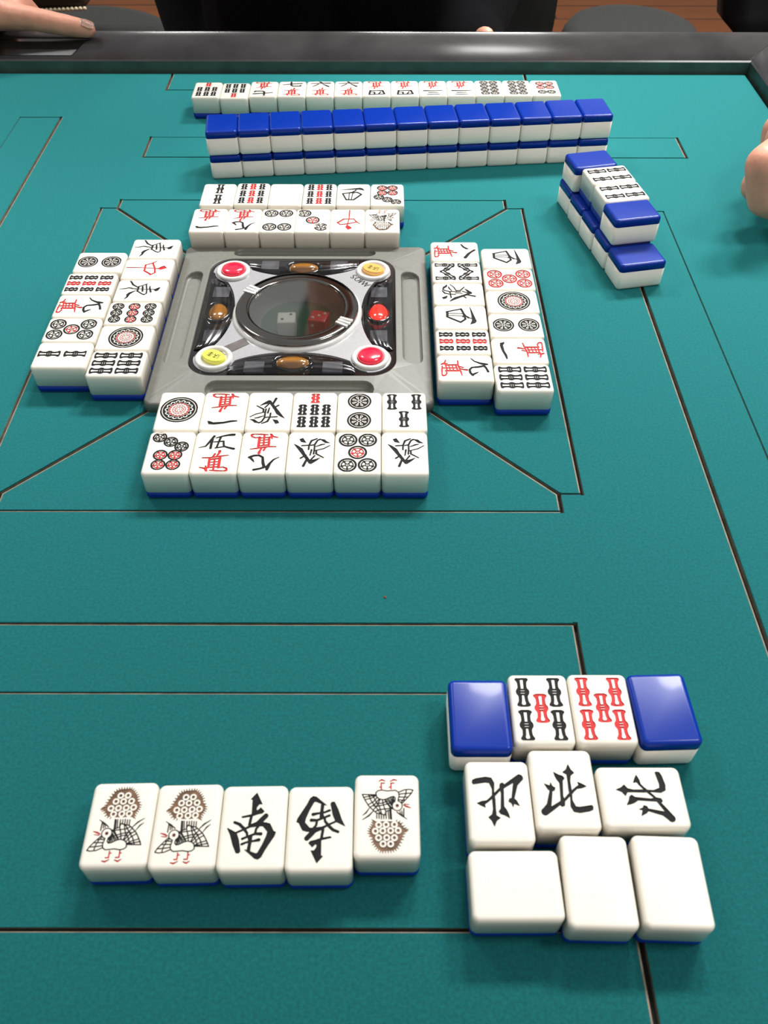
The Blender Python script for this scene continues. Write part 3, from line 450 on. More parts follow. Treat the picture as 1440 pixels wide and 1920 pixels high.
def draw_face(name):
    cv = Canvas(TW / 2 - 1.0, TL / 2 - 1.0, 0.1)
    k, n = name[0], name[1:]; grow = .06
    if name == 'p1': big_coin(cv)
    elif name == 'p2':
        flower_coin(cv, 0, 6.5, 5.4); flower_coin(cv, 0, -6.4, 5.4)
    elif name == 'p3':
        coin(cv, -5.2, 7.6, 4.0); coin(cv, 5.2, -7.6, 4.0); coin(cv, 0, 0, 4.0, 'r')
    elif name == 'p4':
        for x in (-4.3, 4.3):
            for y in (-7.6, 7.6): coin(cv, x, y, 4.1)
    elif name in ('p5', 'pr5'):
        o = 'r' if name == 'pr5' else 'k'
        for x in (-4.3, 4.3):
            for y in (-7.7, 7.7): coin(cv, x, y, 4.1, o, o)
        coin(cv, 0, 0, 4.1, 'r', o)
    elif name == 'p6':
        for x in (-3.3, 3.3):
            coin(cv, x, 7.6, 3.25)
            for y in (-.6, -7.0): coin(cv, x, y, 3.25, 'r')
    elif name == 'p7':
        for x, y in ((-5.2, 9.2), (0.05, 6.4), (5.2, 3.4)): coin(cv, x, y, 3.15)
        for x in (-3.2, 3.15):
            for y in (-1.8, -7.7): coin(cv, x, y, 3.15, 'r')
    elif name == 'p8':
        for x in (-3.4, 3.4):
            for y in (-9.1, -3.05, 3.05, 9.1): coin(cv, x, y, 3.2)
    elif name == 'p9':
        for y, c in ((8.3, 'k'), (0, 'r'), (-8.3, 'k')):
            for x in (-5.5, 0, 5.5): coin(cv, x, y, 3.05, c)
    elif name == 's2': stick(cv, 'k', 0.6, 6.4); stick(cv, 'k', 0.6, -6.4)
    elif name == 's3':
        stick(cv, 'k', 0.3, 5.6, 10.6); stick(cv, 'k', -5.6, -6.1, 10.6); stick(cv, 'k', 5.6, -6.1, 10.6)
    elif name == 's4':
        for x in (-4.6, 4.6):
            for y in (-6.1, 6.1): stick(cv, 'k', x, y, 11.2)
    elif name in ('s5', 'sr5'):
        o = 'r' if name == 'sr5' else 'k'
        for x in (-5.6, 5.3):
            for y in (6.2, -6.2): stick(cv, o, x, y, 11.2)
        stick(cv, 'r', 0.1, 0.1, 10.8)
    elif name == 's6':
        for x in (-5.8, 0, 5.8):
            for y in (-6.1, 6.1): stick(cv, 'k', x, y, 11.0)
    elif name == 's7':
        short_stick(cv, 'r', 0.2, 8.6, 6.8)
        for x in (-5.3, 0.2, 5.5):
            for y in (0.6, -7.5): short_stick(cv, 'k', x, y, 7.2)
    elif name == 's8':
        for s_ in (1, -1):
            for x in (-6.4, 6.4): stick(cv, 'k', x, s_ * 6.3, 11.0, 1.7)
            stick(cv, 'k', -2.5, s_ * 5.2, 9.0, 1.7, -48 * s_); stick(cv, 'k', 2.5, s_ * 5.2, 9.0, 1.7, 48 * s_)
    elif name == 's9':
        for y in (8.3, 0, -8.3):
            for x, c in ((-5.5, 'k'), (0, 'r'), (5.5, 'k')): short_stick(cv, c, x, y, 7.0, 1.85)
    elif k == 'm':
        grow = .15
        put(cv, 'wan', 0, -0.6)
        S_ = lambda *q: cv.stroke('k', list(q))
        if n in '159': put(cv, 'n' + n)
        elif n == '3':
            S_((-4, 10.6, .4), (4.4, 11.2, .6)); S_((-3.2, 7.7, .4), (3.4, 8.2, .5)); S_((-6.5, 4.2, .4), (0, 4.9, .6), (6.6, 4.6, .8))
        elif n == '4':
            S_((-5.6, 10, .6), (5.4, 10.8, .6), (4.6, 4, .6)); S_((-5.6, 10, .6), (-4.2, 4, .7), (4.6, 4.2, .5)); S_((-1.4, 10, .5), (-3, 6, .4)); S_((1.5, 10.2, .5), (1.6, 6.8, .5), (3.8, 6.4, .5))
        elif n == '6':
            S_((-.6, 11.8, .8), (.8, 10, .6)); S_((-6.8, 8.6, .4), (0, 9.2, .6), (6.8, 9.2, .8)); S_((-1.6, 7.4, .5), (-5.5, 3.4, .3)); S_((1.8, 7.6, .4), (5.8, 3.4, .8))
        elif n == '7':
            S_((-6.6, 6.8, .4), (0, 8.0, .6), (6.6, 8.8, .7)); S_((-1, 11.6, .6), (-.8, 5.4, .6), (.5, 4.2, .6), (5.6, 4.2, .7), (6.2, 5.8, .4))
        elif n == '8':
            S_((-6.7, 3.9, .3), (-4.2, 5.0, .5), (-2.5, 6.6, .6), (-2.2, 7.5, .25)); S_((-1.0, 11.0, .6), (1.0, 9.0, .5), (3.0, 7.4, .7), (6.7, 5.4, .8))
    elif name in ('hatsu', 'ton', 'chun', 'sha', 'nan', 'pei', 'bird'):
        put(cv, name); grow = .05 if name == 'bird' else .14
    for a in cv.lay.values(): a -= grow
    return cv

def tile_rings(z_lo, z_hi, top):
    """side wall from the colour seam to a rounded rim; last ring is the flat face outline"""
    rings = []
    s_ = 1 if top else -1
    rings.append([(x, y, z_lo) for x, y in rrect(TW / 2, TL / 2, CR)])
    for a in (0, 18, 36, 54, 72, 90):
        i = ER * (1 - math.cos(R(a)))
        rings.append([(x, y, z_hi - s_ * ER * (1 - math.sin(R(a)))) for x, y in rrect(TW / 2 - i, TL / 2 - i, max(CR - i, .35))])
    return rings
FACE_CACHE = {}
INK = {'k': 'ink_black', 'r': 'ink_red', 'b': 'ink_brown', 'd': 'ink_dark_red'}
def face_meshes(name, depth=0.32):
    if name in FACE_CACHE: return FACE_CACHE[name]
    rings = tile_rings(ZB, TT, True)
    outline = [(x, y) for x, y, z in rings[-1]]
    V, F = loft(rings, False, False)
    sm = [True] * len(F)
    F.append(tuple(reversed(range(len(rings[0]))))); sm.append(False)
    eng = None
    if name == 'haku':
        n = len(outline); F.append(tuple(range(len(V) - n, len(V)))); sm.append(True)
    else:
        cv = draw_face(name); a = cv.any()
        loops = contours(cv, a, 0.012)
        vv, tris = cdt([outline] + loops)
        ink, white = [], []
        for t in tris:
            x = sum(vv[i][0] for i in t) / 3; y = sum(vv[i][1] for i in t) / 3
            (ink if cv.at(a, x, y) < 0 else white).append(t)
        b0 = len(V); V += [(x, y, TT) for x, y in vv]
        F += [tuple(b0 + i for i in t) for t in white]; sm += [True] * len(white)
        cols = sorted(cv.lay)
        EV = [(x, y, TT - depth) for x, y in vv] + [(x, y, TT) for x, y in vv]; EF = []; em = []
        n = len(vv)
        for t in ink:
            x = sum(vv[i][0] for i in t) / 3; y = sum(vv[i][1] for i in t) / 3
            EF.append(t); em.append(min(range(len(cols)), key=lambda q: cv.at(cv.lay[cols[q]], x, y)))
        who = {}
        for t, m_ in zip(ink, em):
            for e in ((t[0], t[1]), (t[1], t[2]), (t[2], t[0])): who[e] = m_
        for e in boundary(ink):
            EF.append((e[1], e[0], e[0] + n, e[1] + n)); em.append(who[e])
        used = sorted({i for f in EF for i in f}); mp = {o: i for i, o in enumerate(used)}
        eng = bpy.data.meshes.new('engraving')
        eng.from_pydata([tuple(c * MM for c in EV[i]) for i in used], [], [tuple(mp[i] for i in f) for f in EF])
        for c in cols: eng.materials.append(M[INK[c]])
        eng.polygons.foreach_set('material_index', em); eng.update()
    used = sorted({i for f in F for i in f}); mp = {o: i for i, o in enumerate(used)}
    me = bpy.data.meshes.new('tile_body')
    me.from_pydata([tuple(c * MM for c in V[i]) for i in used], [], [tuple(mp[i] for i in f) for f in F])
    me.materials.append(M['ivory']); me.polygons.foreach_set('use_smooth', sm)
    bm = bmesh.new(); bm.from_mesh(me); bmesh.ops.remove_doubles(bm, verts=bm.verts, dist=1e-7); bm.to_mesh(me); bm.free()
    me.update()
    FACE_CACHE[name] = (me, eng)
    return me, eng
def back_mesh():
    V, F = loft(list(tile_rings(ZB, 0.0, False)), False, True)
    F[-1] = tuple(F[-1])
    bm = bmesh.new(); vs_ = [bm.verts.new([c * MM for c in v]) for v in V]
    for f in F: bm.faces.new([vs_[i] for i in f])
    bm.faces.new([vs_[i] for i in range(len(rrect(1, 1, .1)))])
    bmesh.ops.recalc_face_normals(bm, faces=bm.faces)
    me = bpy.data.meshes.new('tile_back'); bm.to_mesh(me); bm.free()
    me.materials.append(M['blue']); me.polygons.foreach_set('use_smooth', [True] * len(me.polygons))
    return me
BACK = back_mesh()
def tile(face, x, y, rot, label, group, z=0.0, down=False):
    body, eng = face_meshes(face)
    o = empty('mahjong_tile', (x, y, z + (TT if down else 0)), R(rot))
    if down: o.rotation_euler = (math.pi, 0, R(rot))
    tag(o, label, 'mahjong tile', group)
    link(bpy.data.objects.new('tile_body', body), o)
    link(bpy.data.objects.new('tile_back', BACK), o)
    if eng: link(bpy.data.objects.new('engraving', eng), o)
    return o
ORD = ['first', 'second', 'third', 'fourth', 'fifth', 'sixth', 'seventh', 'eighth', 'ninth', 'tenth', 'eleventh', 'twelfth', 'thirteenth']
WORD = {'p1': 'one big rosette circle', 'p2': 'two flower circles', 'p3': 'three circles, the middle red', 'p4': 'four black circles', 'p5': 'five circles, the middle red',
        'pr5': 'five all-red circles', 'p6': 'four red and two black circles', 'p7': 'three black circles over four red', 'p8': 'eight crowded black circles', 'p9': 'nine circles, three of them red',
        's2': 'two black bamboo sticks', 's3': 'three black bamboo sticks', 's4': 'four black bamboo sticks', 's5': 'four black sticks and one red', 'sr5': 'five red bamboo sticks',
        's6': 'six black bamboo sticks', 's7': 'six black sticks and one red', 's8': 'zigzag of eight black sticks', 's9': 'nine short sticks, three red',
        'm1': 'red character and one black bar', 'm3': 'red character and three black bars', 'm4': 'red character and boxed black numeral', 'm5': 'red character and black five', 'm6': 'red character and black six',
        'm7': 'red character and black seven', 'm8': 'red character and black eight', 'm9': 'red character and black nine',
        'hatsu': 'slanting black brush character', 'ton': 'black arrow-tipped east character', 'chun': 'red arrow-like character', 'sha': 'black basket-like west character',
        'nan': 'bold black south character', 'pei': 'bold black north character', 'bird': 'bird and brown flower', 'haku': 'blank white face'}

# ---------------------------------------------------------------- room floor
structure(mesh_obj('floor', [(-4000, -3000, -720), (4000, -3000, -720), (4000, 6000, -720), (-4000, 6000, -720)], [(0, 1, 2, 3)], M['floor']))

# ---------------------------------------------------------------- mahjong table
JJ, AA, B1, B2, W1, W2, C1, H1, H2, EE = 122.7, 133.0, 191.3, 221.3, 119.8, 253.1, 301.2, 122.7, 157.0, 335.0
table = tag(empty('mahjong_table', (0, 0, -720)), 'square mahjong table with teal felt top and dark laminate rim', 'table')
DZ = 720
def build_felt():
    quads = []; lips = []
    def seg(p, q, w, ext=True):
        dx, dy = q[0] - p[0], q[1] - p[1]; L = math.hypot(dx, dy); dx /= L; dy /= L
        e = w / 2 if ext else 0
        p = (p[0] - dx * e, p[1] - dy * e); q = (q[0] + dx * e, q[1] + dy * e); h = w / 2
        return [(p[0] - dy * h * -1 * -1, p[1] + dx * h), (p[0] + dy * h, p[1] - dx * h), (q[0] + dy * h, q[1] - dx * h), (q[0] - dy * h, q[1] + dx * h)]
    for k in range(4):
        side = (k % 2 == 1)                       # right and left sides read wider than near and far
        wi, wo, we = (2.1, 0.9, 1.9) if side else (1.2, 0.8, 1.9)
        L = [((-JJ, -AA), (JJ, -AA), 1.7 if side else 1.0), ((JJ, -JJ), (JJ, -AA), 1.9 if not side else 1.1), ((-JJ, -JJ), (-JJ, -AA), 1.9 if not side else 1.1),
             ((JJ, -JJ), (66, -66), 2.0),
             ((-W2, -B1), (W1, -B1), wi), ((-W2, -B2), (W1, -B2), wo), ((W1, -B1), (W1, -B2), we if not side else 1.1), ((-W2, -B1), (-W2, -B2), we if not side else 1.1),
             ((-H2, -C1), (H1, -C1), 1.3 if not side else 1.8), ((H1, -C1), (H1, -EE + 4), 2.2 if not side else 1.1), ((-H2, -C1), (-H2, -EE + 4), 2.2 if not side else 1.1)]
        c, s_ = [(1, 0), (0, 1), (-1, 0), (0, -1)][k]
        for p, q, w in L:
            sq = [(c * x - s_ * y, s_ * x + c * y) for x, y in seg(p, q, w)]
            quads.append(sq)
            (ax, ay), (bx, by) = [(c * x - s_ * y, s_ * x + c * y) for x, y in (p, q)]
            ln = math.hypot(bx - ax, by - ay); nx, ny = -(by - ay) / ln, (bx - ax) / ln
            if ny > 0.05 or (abs(ny) <= 0.05 and nx * ax > 0): nx, ny = -nx, -ny
            lw = .55 if w > 1.6 else .3; o_ = w / 2 + lw / 2
            if w > 1.6 or k == 0: lips.append(seg((ax + nx * o_, ay + ny * o_), (bx + nx * o_, by + ny * o_), lw, False))
    outer = rrect(EE - 3.0, EE - 3.0, 2, 3)
    vv, tris = cdt([outer] + quads + lips)
    Q_, K_ = np.array(quads), np.array(lips)
    def inq(x, y, Q):
        e = np.roll(Q, -1, 1) - Q
        cr = e[:, :, 0] * (y - Q[:, :, 1]) - e[:, :, 1] * (x - Q[:, :, 0])
        return bool((np.all(cr >= -1e-9, 1) | np.all(cr <= 1e-9, 1)).any())
    top, gr, tm = [], [], []
    for t in tris:
        x = sum(vv[i][0] for i in t) / 3; y = sum(vv[i][1] for i in t) / 3
        if inq(x, y, Q_): gr.append(t)
        else: top.append(t); tm.append(2 if inq(x, y, K_) else 0)
    n = len(vv); DEP = 3.2
    V = [(x, y, DZ) for x, y in vv] + [(x, y, DZ - 0.7) for x, y in vv] + [(x, y, DZ - DEP) for x, y in vv]
    F = list(top); fm = tm
    F += [tuple(i + 2 * n for i in t) for t in gr]; fm += [1] * len(gr)
    for a, b in boundary(top):
        F.append((b, a, a + n, b + n)); fm.append(0)
        F.append((b + n, a + n, a + 2 * n, b + 2 * n)); fm.append(2)
    mesh_obj('playing_surface', V, F, [M['felt'], M['groove'], M['groove_wall']], table, fm, False)
build_felt()
# rim: four mitred rails, profile across the width (distance from table centre, height)
RP = [(EE, -6), (EE, 8.2), (EE + 1.0, 9.2), (EE + 9, 13.2), (EE + 18, 15.8), (EE + 28, 17.0), (EE + 36, 17.2), (EE + 41, 16.2), (EE + 45, 13.0), (EE + 47, 8), (EE + 47, -40), (EE, -40)]
for k in range(4):
    V = []; n = len(RP)
    for end in (-1, 1):
        for d, z in RP:
            x, y = end * (d - 0.15), d
            c, s_ = [(1, 0), (0, 1), (-1, 0), (0, -1)][k]
            V.append((c * x - s_ * y, s_ * x + c * y, z + DZ))
    F = [(i, (i + 1) % n, n + (i + 1) % n, n + i) for i in range(n)] + [tuple(reversed(range(n))), tuple(range(n, 2 * n))]
    fm = [1] + [0] * (n - 1) + [0, 0]
    o = mesh_obj('rail', V, F, [M['rail'], M['rail_inner']], table, fm, [i in range(2, 9) for i in range(len(F))])
    bm = bmesh.new(); bm.from_mesh(o.data); bmesh.ops.recalc_face_normals(bm, faces=bm.faces); bm.to_mesh(o.data); bm.free()
    if k == 0:                                     # far rail: scoring-stick drawer let into the slope
        def zr(d):
            for (d0, z0), (d1, z1) in zip(RP[1:], RP[2:]):
                if d0 <= d <= d1 and d1 > d0: return z0 + (z1 - z0) * (d - d0) / (d1 - d0)
            return 9
        rows = [EE + 4, EE + 9, EE + 14, EE + 18, EE + 22]
        V = []
        for dz in (0.5, -1.0):
            for i, d in enumerate(rows):
                xr = -199 + 8 * (i / 4) ** 1.5 * 1.2 + (-3 if i == 0 else 0)
                V += [(-300, d, zr(d) + dz + DZ), (xr, d, zr(d) + dz + DZ)]
        nr = len(rows); F = []
        for i in range(nr - 1):
            a = 2 * i; F.append((a, a + 1, a + 3, a + 2)); F.append(tuple(reversed([q + 2 * nr for q in (a, a + 1, a + 3, a + 2)])))
        ring = [0] + [2 * i + 1 for i in range(nr)] + [2 * i for i in range(nr - 1, 0, -1)]
        for a, b in zip(ring, ring[1:] + ring[:1]): F.append((b, a, a + 2 * nr, b + 2 * nr))
        dr = mesh_obj('drawer', V, F, M['rail_dark'], o)
        dr['label'] = 'glossy black drawer front in the far rim'
bm_obj('table_body', box(0, 0, DZ - 75, 700, 700, 130, 8), M['rail_dark'], table)
for sx in (-1, 1):
    for sy in (-1, 1):
        V, F = loft([[(sx * 270 + x, sy * 270 + y, 30) for x, y in rrect(22, 22, 6, 3)], [(sx * 270 + x, sy * 270 + y, DZ - 140) for x, y in rrect(32, 32, 8, 3)]])
        leg = mesh_obj('leg', V, F, M['rail_dark'], table)
        V, F = lathe([(18, 0), (24, 4), (24, 28), (14, 31)], 16, sx * 270, sy * 270)
        mesh_obj('foot', V, F, M['chair_edge'], leg)

# ---------------------------------------------------------------- centre unit with dice dome
unit = tag(empty('dice_roller_unit', (0, 0, 0.02)), 'grey square dice unit with chrome-ringed dome and coloured buttons at table centre', 'dice machine')
def build_bezel():
    OH, IH = 68.6, 52.2
    def hz(x, y):
        m = max(abs(x), abs(y)); return 5.2 + (8.2 - 5.2) * min(max((OH - m) / (OH - IH), 0), 1)
    outer = rrect(OH, OH, 3, 4); inner = rrect(IH, IH, 13, 10)
    def stadium(k, L=41.0, r=5.2, d=60.2):
        pts = []
        for cx, a0 in ((L - r, -90), (-L + r, 90)):
            for i in range(9):
                a = R(a0 + 180 * i / 8); pts.append((cx + r * math.cos(a), -d + r * math.sin(a)))
        c, s_ = [(1, 0), (0, 1), (-1, 0), (0, -1)][k]
        return [(c * x - s_ * y, s_ * x + c * y) for x, y in pts]
    st = [stadium(k) for k in range(4)]
    st_in = [stadium(k, 39.6, 3.8) for k in range(4)]
    diag = [((sx * 48.6, sy * 48.6), (sx * 67.5, sy * 67.5)) for sx in (-1, 1) for sy in (-1, 1)]
    vv, tris = cdt([outer, inner] + st, diag)
    def in_st(x, y):
        m, l = (abs(y), abs(x)) if abs(y) > abs(x) else (abs(x), abs(y))
        l = max(0, l - 35.8); return math.hypot(l, m - 60.2) < 5.15
    def in_inner(x, y):
        dx, dy = max(abs(x) - 39.2, 0), max(abs(y) - 39.2, 0); return math.hypot(dx, dy) < 12.97
    top = []
    for t in tris:
        x = sum(vv[i][0] for i in t) / 3; y = sum(vv[i][1] for i in t) / 3
        if not in_st(x, y) and not in_inner(x, y): top.append(t)
    V = [(x, y, hz(x, y)) for x, y in vv]; F = list(top); sm = [False] * len(top)
    # outer rounded wall
    prof = [(0, 5.2), (.5, 5.0), (.9, 4.5), (1.15, 3.6), (1.3, 0.0)]
    rings = [[(x, y, z) for x, y in rrect(OH + i, OH + i, 3 + i, 4)] for i, z in prof]
    v2, f2 = loft(list(reversed(rings)), True, False)
    b = len(V); V += v2; F += [tuple(b + i for i in f) for f in f2]; sm += [True] * len(f2)
    # inner lip
    rings = [[(x, y, z) for x, y in rrect(IH - i, IH - i, 13 - i, 10)] for i, z in [(0, 8.2), (.4, 8.0), (.6, 6.4)]]
    v2, f2 = loft([list(reversed(q)) for q in reversed(rings)], False, False)
    b = len(V); V += v2; F += [tuple(b + i for i in f) for f in f2]; sm += [True] * len(f2)
    # recessed trays
    for so, si in zip(st, st_in):
        z0 = [hz(x, y) for x, y in so]
        rr = [[(x, y, z) for (x, y), z in zip(so, z0)], [(x, y, z - 1.5) for (x, y), z in zip(so, z0)], [(x, y, 3.4) for x, y in si]]
        v2, f2 = loft(rr, False, True)
        b = len(V); V += v2; F += [tuple(b + i for i in f) for f in f2]; sm += [True] * (len(f2) - 1) + [False]
    o = mesh_obj('bezel', V, F, M['grey'], unit, None, sm)
    bm = bmesh.new(); bm.from_mesh(o.data); bmesh.ops.remove_doubles(bm, verts=bm.verts, dist=2e-6)
    bmesh.ops.recalc_face_normals(bm, faces=bm.faces); bm.to_mesh(o.data); bm.free()
build_bezel()
BTN = [(-38.2, 38.2, 'btn_red', 0), (39.6, 38.8, 'btn_amber', -28), (-38.8, -39.2, 'btn_yellow', -28), (39.0, -38.6, 'btn_red', 0)]
def build_plate():
    V, F = slab(rrect(51.4, 51.4, 12.4, 10), 5.6, 7.6)
    # dark base plate has a round hole for the dice bowl
    hole = [(25.0 * math.cos(2 * math.pi * k / 48), 25.0 * math.sin(2 * math.pi * k / 48)) for k in range(48)]
    vv, tris = cdt([rrect(51.4, 51.4, 12.4, 10), hole])
    tris = [t for t in tris if math.hypot(sum(vv[i][0] for i in t) / 3, sum(vv[i][1] for i in t) / 3) > 24.9]
    n = len(vv)
    F = list(tris) + [(b, a, a + n, b + n) for a, b in boundary(tris)]
    mesh_obj('base_plate', [(x, y, 7.5) for x, y in vv] + [(x, y, 5.4) for x, y in vv], F, M['gloss_black'], unit, None, False)
    cv = Canvas(52, 52, 0.35)
    js, is_, X, Y = cv.win(-52, 52, -52, 52)
    sq = np.hypot(np.maximum(np.abs(X) - 38.6, 0), np.maximum(np.abs(Y) - 38.6, 0)) + np.minimum(np.maximum(np.abs(X) - 38.6, np.abs(Y) - 38.6), 0) - 11.6
    d = sq + 0 * X
    for k in range(4):
        u, v = [(X, Y), (Y, X), (-X, Y), (-Y, X)][k]
        el = (np.hypot((u - 55) / 21.5, v / 39.0) - 1) * 15
        d = np.maximum(d, -el)
    for bx, by, *_ in BTN: d = np.minimum(d, np.hypot(X - bx, Y - by) - 10.2)
    d = np.maximum(d, sq + .9)
    d = np.maximum(d, 26.5 - np.hypot(X, Y))
    cv.lay['s'] = d
    loops = contours(cv, d, 0.05)
    vv, tris = cdt([rrect(51.9, 51.9, 12, 6)] + loops)
    tris = [t for t in tris if cv.at(d, sum(vv[i][0] for i in t) / 3, sum(vv[i][1] for i in t) / 3) < 0]
    n = len(vv)
    F = list(tris) + [(b, a, a + n, b + n) for a, b in boundary(tris)]
    used = sorted({i for f in F for i in f}); mp = {o: i for i, o in enumerate(used)}
    VV = [(x, y, 8.2) for x, y in vv] + [(x, y, 7.5) for x, y in vv]
    mesh_obj('silver_plate', [VV[i] for i in used], [tuple(mp[i] for i in f) for f in F], M['silver'], unit, None, False)
build_plate()
# dice bowl, dome window and chrome ring
V, F = lathe([(25.0, 10.4), (24.4, 8.0), (23.0, 4.0), (20.0, 1.6), (17.0, 0.6), (0.01, 0.5)], 48)
o = mesh_obj('dice_bowl', V[:-48] + V[-48:], F, [M['bowl'], M['bowl_green']], unit, None, True)
fm = []
for p_ in o.data.polygons:
    r_ = p_.center.xy.length / MM; fm.append(1 if r_ < 20.5 else 0)
o.data.polygons.foreach_set('material_index', fm)
bm = bmesh.new(); bm.from_mesh(o.data)
bmesh.ops.delete(bm, geom=[f for f in bm.faces if len(f.verts) > 4], context='FACES'); bmesh.ops.recalc_face_normals(bm, faces=bm.faces); bm.to_mesh(o.data); bm.free()
V, F = lathe([(34.2, 8.0), (33.8, 9.2), (32.8, 10.0)] + [(31.8, 10.2), (27, 10.2), (27, 8.0)], 64, close=True)
mesh_obj('ring_skirt', V, F, M['clear_white'], unit, None, True)
prof = [(25.4, 9.6), (25.2, 11.6), (25.7, 12.1), (26.3, 12.2), (30.6, 12.3), (31.6, 12.0), (32.2, 11.2), (32.3, 10.0), (29, 9.6)]
V, F = lathe(prof, 96, close=True)
mesh_obj('dome_ring', V, F, M['chrome'], unit, None, True)
V, F = lathe([(25.1, 11.25), (25.1, 11.55)], 64)
mesh_obj('dome_window', V, F, M['glass'], unit, None, False)
for a0 in (150, -29):
    for k in (-1, 0, 1):
        a = R(a0 + k * 4.6)
        bm = box(0, 0, 0, 7.2, 1.7, 1.3, .4)
        bmesh.ops.rotate(bm, verts=bm.verts, matrix=Matrix.Rotation(a, 3, 'Z'))
        bmesh.ops.translate(bm, verts=bm.verts, vec=(28.8 * math.cos(a), 28.8 * math.sin(a), 12.4))
        bm_obj('ring_rib', bm, M['rib_white'], unit)
# push buttons at the corners
def strokes_mesh(name, strokes, m, parent, tr, z0, z1):
    bm = bmesh.new()
    for (x0, y0), (x1, y1), w in strokes:
        L = math.hypot(x1 - x0, y1 - y0); ux, uy = (x1 - x0) / L, (y1 - y0) / L
        q = [(x0 - uy * w, y0 + ux * w), (x0 + uy * w, y0 - ux * w), (x1 + uy * w, y1 - ux * w), (x1 - uy * w, y1 + ux * w)]
        q = [tr(*p_) for p_ in q]
        a = [bm.verts.new((x, y, z0)) for x, y in q]; b = [bm.verts.new((x, y, z1)) for x, y in q]
        bm.faces.new(b); bm.faces.new(a)
        for i in range(4): bm.faces.new((a[i], a[(i + 1) % 4], b[(i + 1) % 4], b[i]))
    return bm_obj(name, bm, m, parent)
for bx, by, m_, rz in BTN:
    V, F = lathe([(9.4, 7.9), (9.3, 9.4), (8.6, 10.0), (7.6, 9.9), (6.9, 9.4), (6.6, 8.4), (.01, 8.4)], 40, bx, by)
    col = mesh_obj('button_collar', V, F, M['clear_white'], unit, None, True)
    ex = 1.0 if m_ == 'btn_red' else 0.72
    V, F = lathe([(6.1, 8.4), (6.1, 10.0), (5.6, 10.9), (4.0, 11.4), (2.0, 11.6), (.01, 11.65)], 36)
    c, s_ = math.cos(R(rz)), math.sin(R(rz))
    V = [(bx + c * x * 1.06 - s_ * y * ex, by + s_ * x * 1.06 + c * y * ex, z if ex == 1 else min(z, 10.6)) for x, y, z in V]
    cap = mesh_obj('button_cap', V, F, M[m_], col, None, ex == 1)
    cap['label'] = {'btn_red': 'red push button', 'btn_amber': 'amber push button with tiny characters', 'btn_yellow': 'yellow push button with tiny characters'}[m_]
    if ex != 1:
        glyph = [((-2.6, 1.3), (-2.9, .6), .18), ((-2.6, .2), (-2.9, -.4), .18), ((-2.7, -1.5), (-2.3, -.6), .18), ((-1.9, 1.0), (-.2, 1.0), .18), ((-1.1, 1.6), (-1.1, -.3), .18), ((-2, -.2), (-.1, -.2), .18), ((-1.3, -.2), (-1.9, -1.5), .18), ((-.8, -.2), (-.3, -1.4), .18),
                 ((.6, 1.2), (2.8, 1.2), .18), ((.8, .5), (2.6, .5), .18), ((1.7, 1.6), (1.7, -1.5), .2), ((.5, -.4), (2.9, -.4), .18), ((.9, -1.2), (2.5, -1.2), .18)]
        a = R(rz + 180)
        tr = lambda x, y: (bx + math.cos(a) * x * 1.1 - math.sin(a) * y * 1.1, by + math.sin(a) * x * 1.1 + math.cos(a) * y * 1.1)
        strokes_mesh('lettering', glyph, M['ink_green'], cap, tr, 10.55, 10.68)
# four turn lights with recess rims, and paired display windows
for k, (lx, ly) in enumerate([(0.4, -41.6), (42.8, 0.6), (0.6, 42.6), (-42.2, 0.8)]):
    side = k % 2 == 1
    ax, ay = (4.7, 7.0) if side else (8.0, 4.6)
    def ell(i, z, n=40): return [(lx + (ax + i) * math.cos(2 * math.pi * q / n), ly + (ay + i) * math.sin(2 * math.pi * q / n), z) for q in range(n)]
    V, F = loft([ell(2.6, 7.4), ell(2.4, 8.6), ell(1.6, 9.0), ell(.9, 8.7), ell(.4, 7.7), ell(.2, 7.6)], False, True)
    rim = mesh_obj('light_recess', V, F, M['gloss_black'], unit, None, True)
    V, F = loft([ell(.1, 7.6), ell(-.5, 8.6), ell(-1.6, 9.2), ell(-3.0, 9.6), ell(-3.9, 9.7)], False, True)
    lens = mesh_obj('turn_light', V, F, M['lens_red'] if k == 1 else M['lens_amber'], rim, None, True)
    lens['label'] = 'red lit turn light' if k == 1 else 'unlit amber turn light'
    for s_ in (-1, 1):
        off = 19.4 * s_
        cx, cy = (lx + (0.2 if k == 1 else -.4), off) if side else (off + 0.9, ly * 1.075)
        hx, hy = (4.4, 4.7) if side else (4.9, 4.2)
        V, F = slab(rrect(hx, hy, .4, 2, cx, cy), 7.4, 7.75)
        mesh_obj('display_window', V, F, M['window_grey'], unit, None, False)
# clear ribbed covers bulging over the four dark crescents
for k in range(4):
    NV, NU = 72, 48; V = []
    c, s_ = [(1, 0), (0, 1), (-1, 0), (0, -1)][k]
    for i in range(NV + 1):
        v = -31.5 + 63 * i / NV
        ui = 55 - 21.5 * math.sqrt(1 - (v / 39) ** 2) + .4; uo = 50.4
        e = math.sqrt(max(0, 1 - (v / 31.6) ** 2)) ** .6
        for q in range(NU + 1):
            t = q / NU
            z = 7.85 + e * (2.3 * math.sin(math.pi * t) ** .7 + .28 * abs(math.sin(3 * math.pi * t)))
            u = ui + (uo - ui) * t
            V.append((c * u - s_ * v, s_ * u + c * v, z))
    F = [(i * (NU + 1) + q, i * (NU + 1) + q + 1, (i + 1) * (NU + 1) + q + 1, (i + 1) * (NU + 1) + q) for i in range(NV) for q in range(NU)]
    mesh_obj('clear_cover', V, F, M['cover'], unit, None, True)
# smoked strip between the ring and the yellow button
pts = [(-22.6, -27.0), (-34.5, -36.6), (-38.0, -31.6), (-25.6, -22.2)]
V, F = slab(pts, 8.15, 8.45)
mesh_obj('smoked_strip', V, F, M['strip_grey'], unit, None, False)
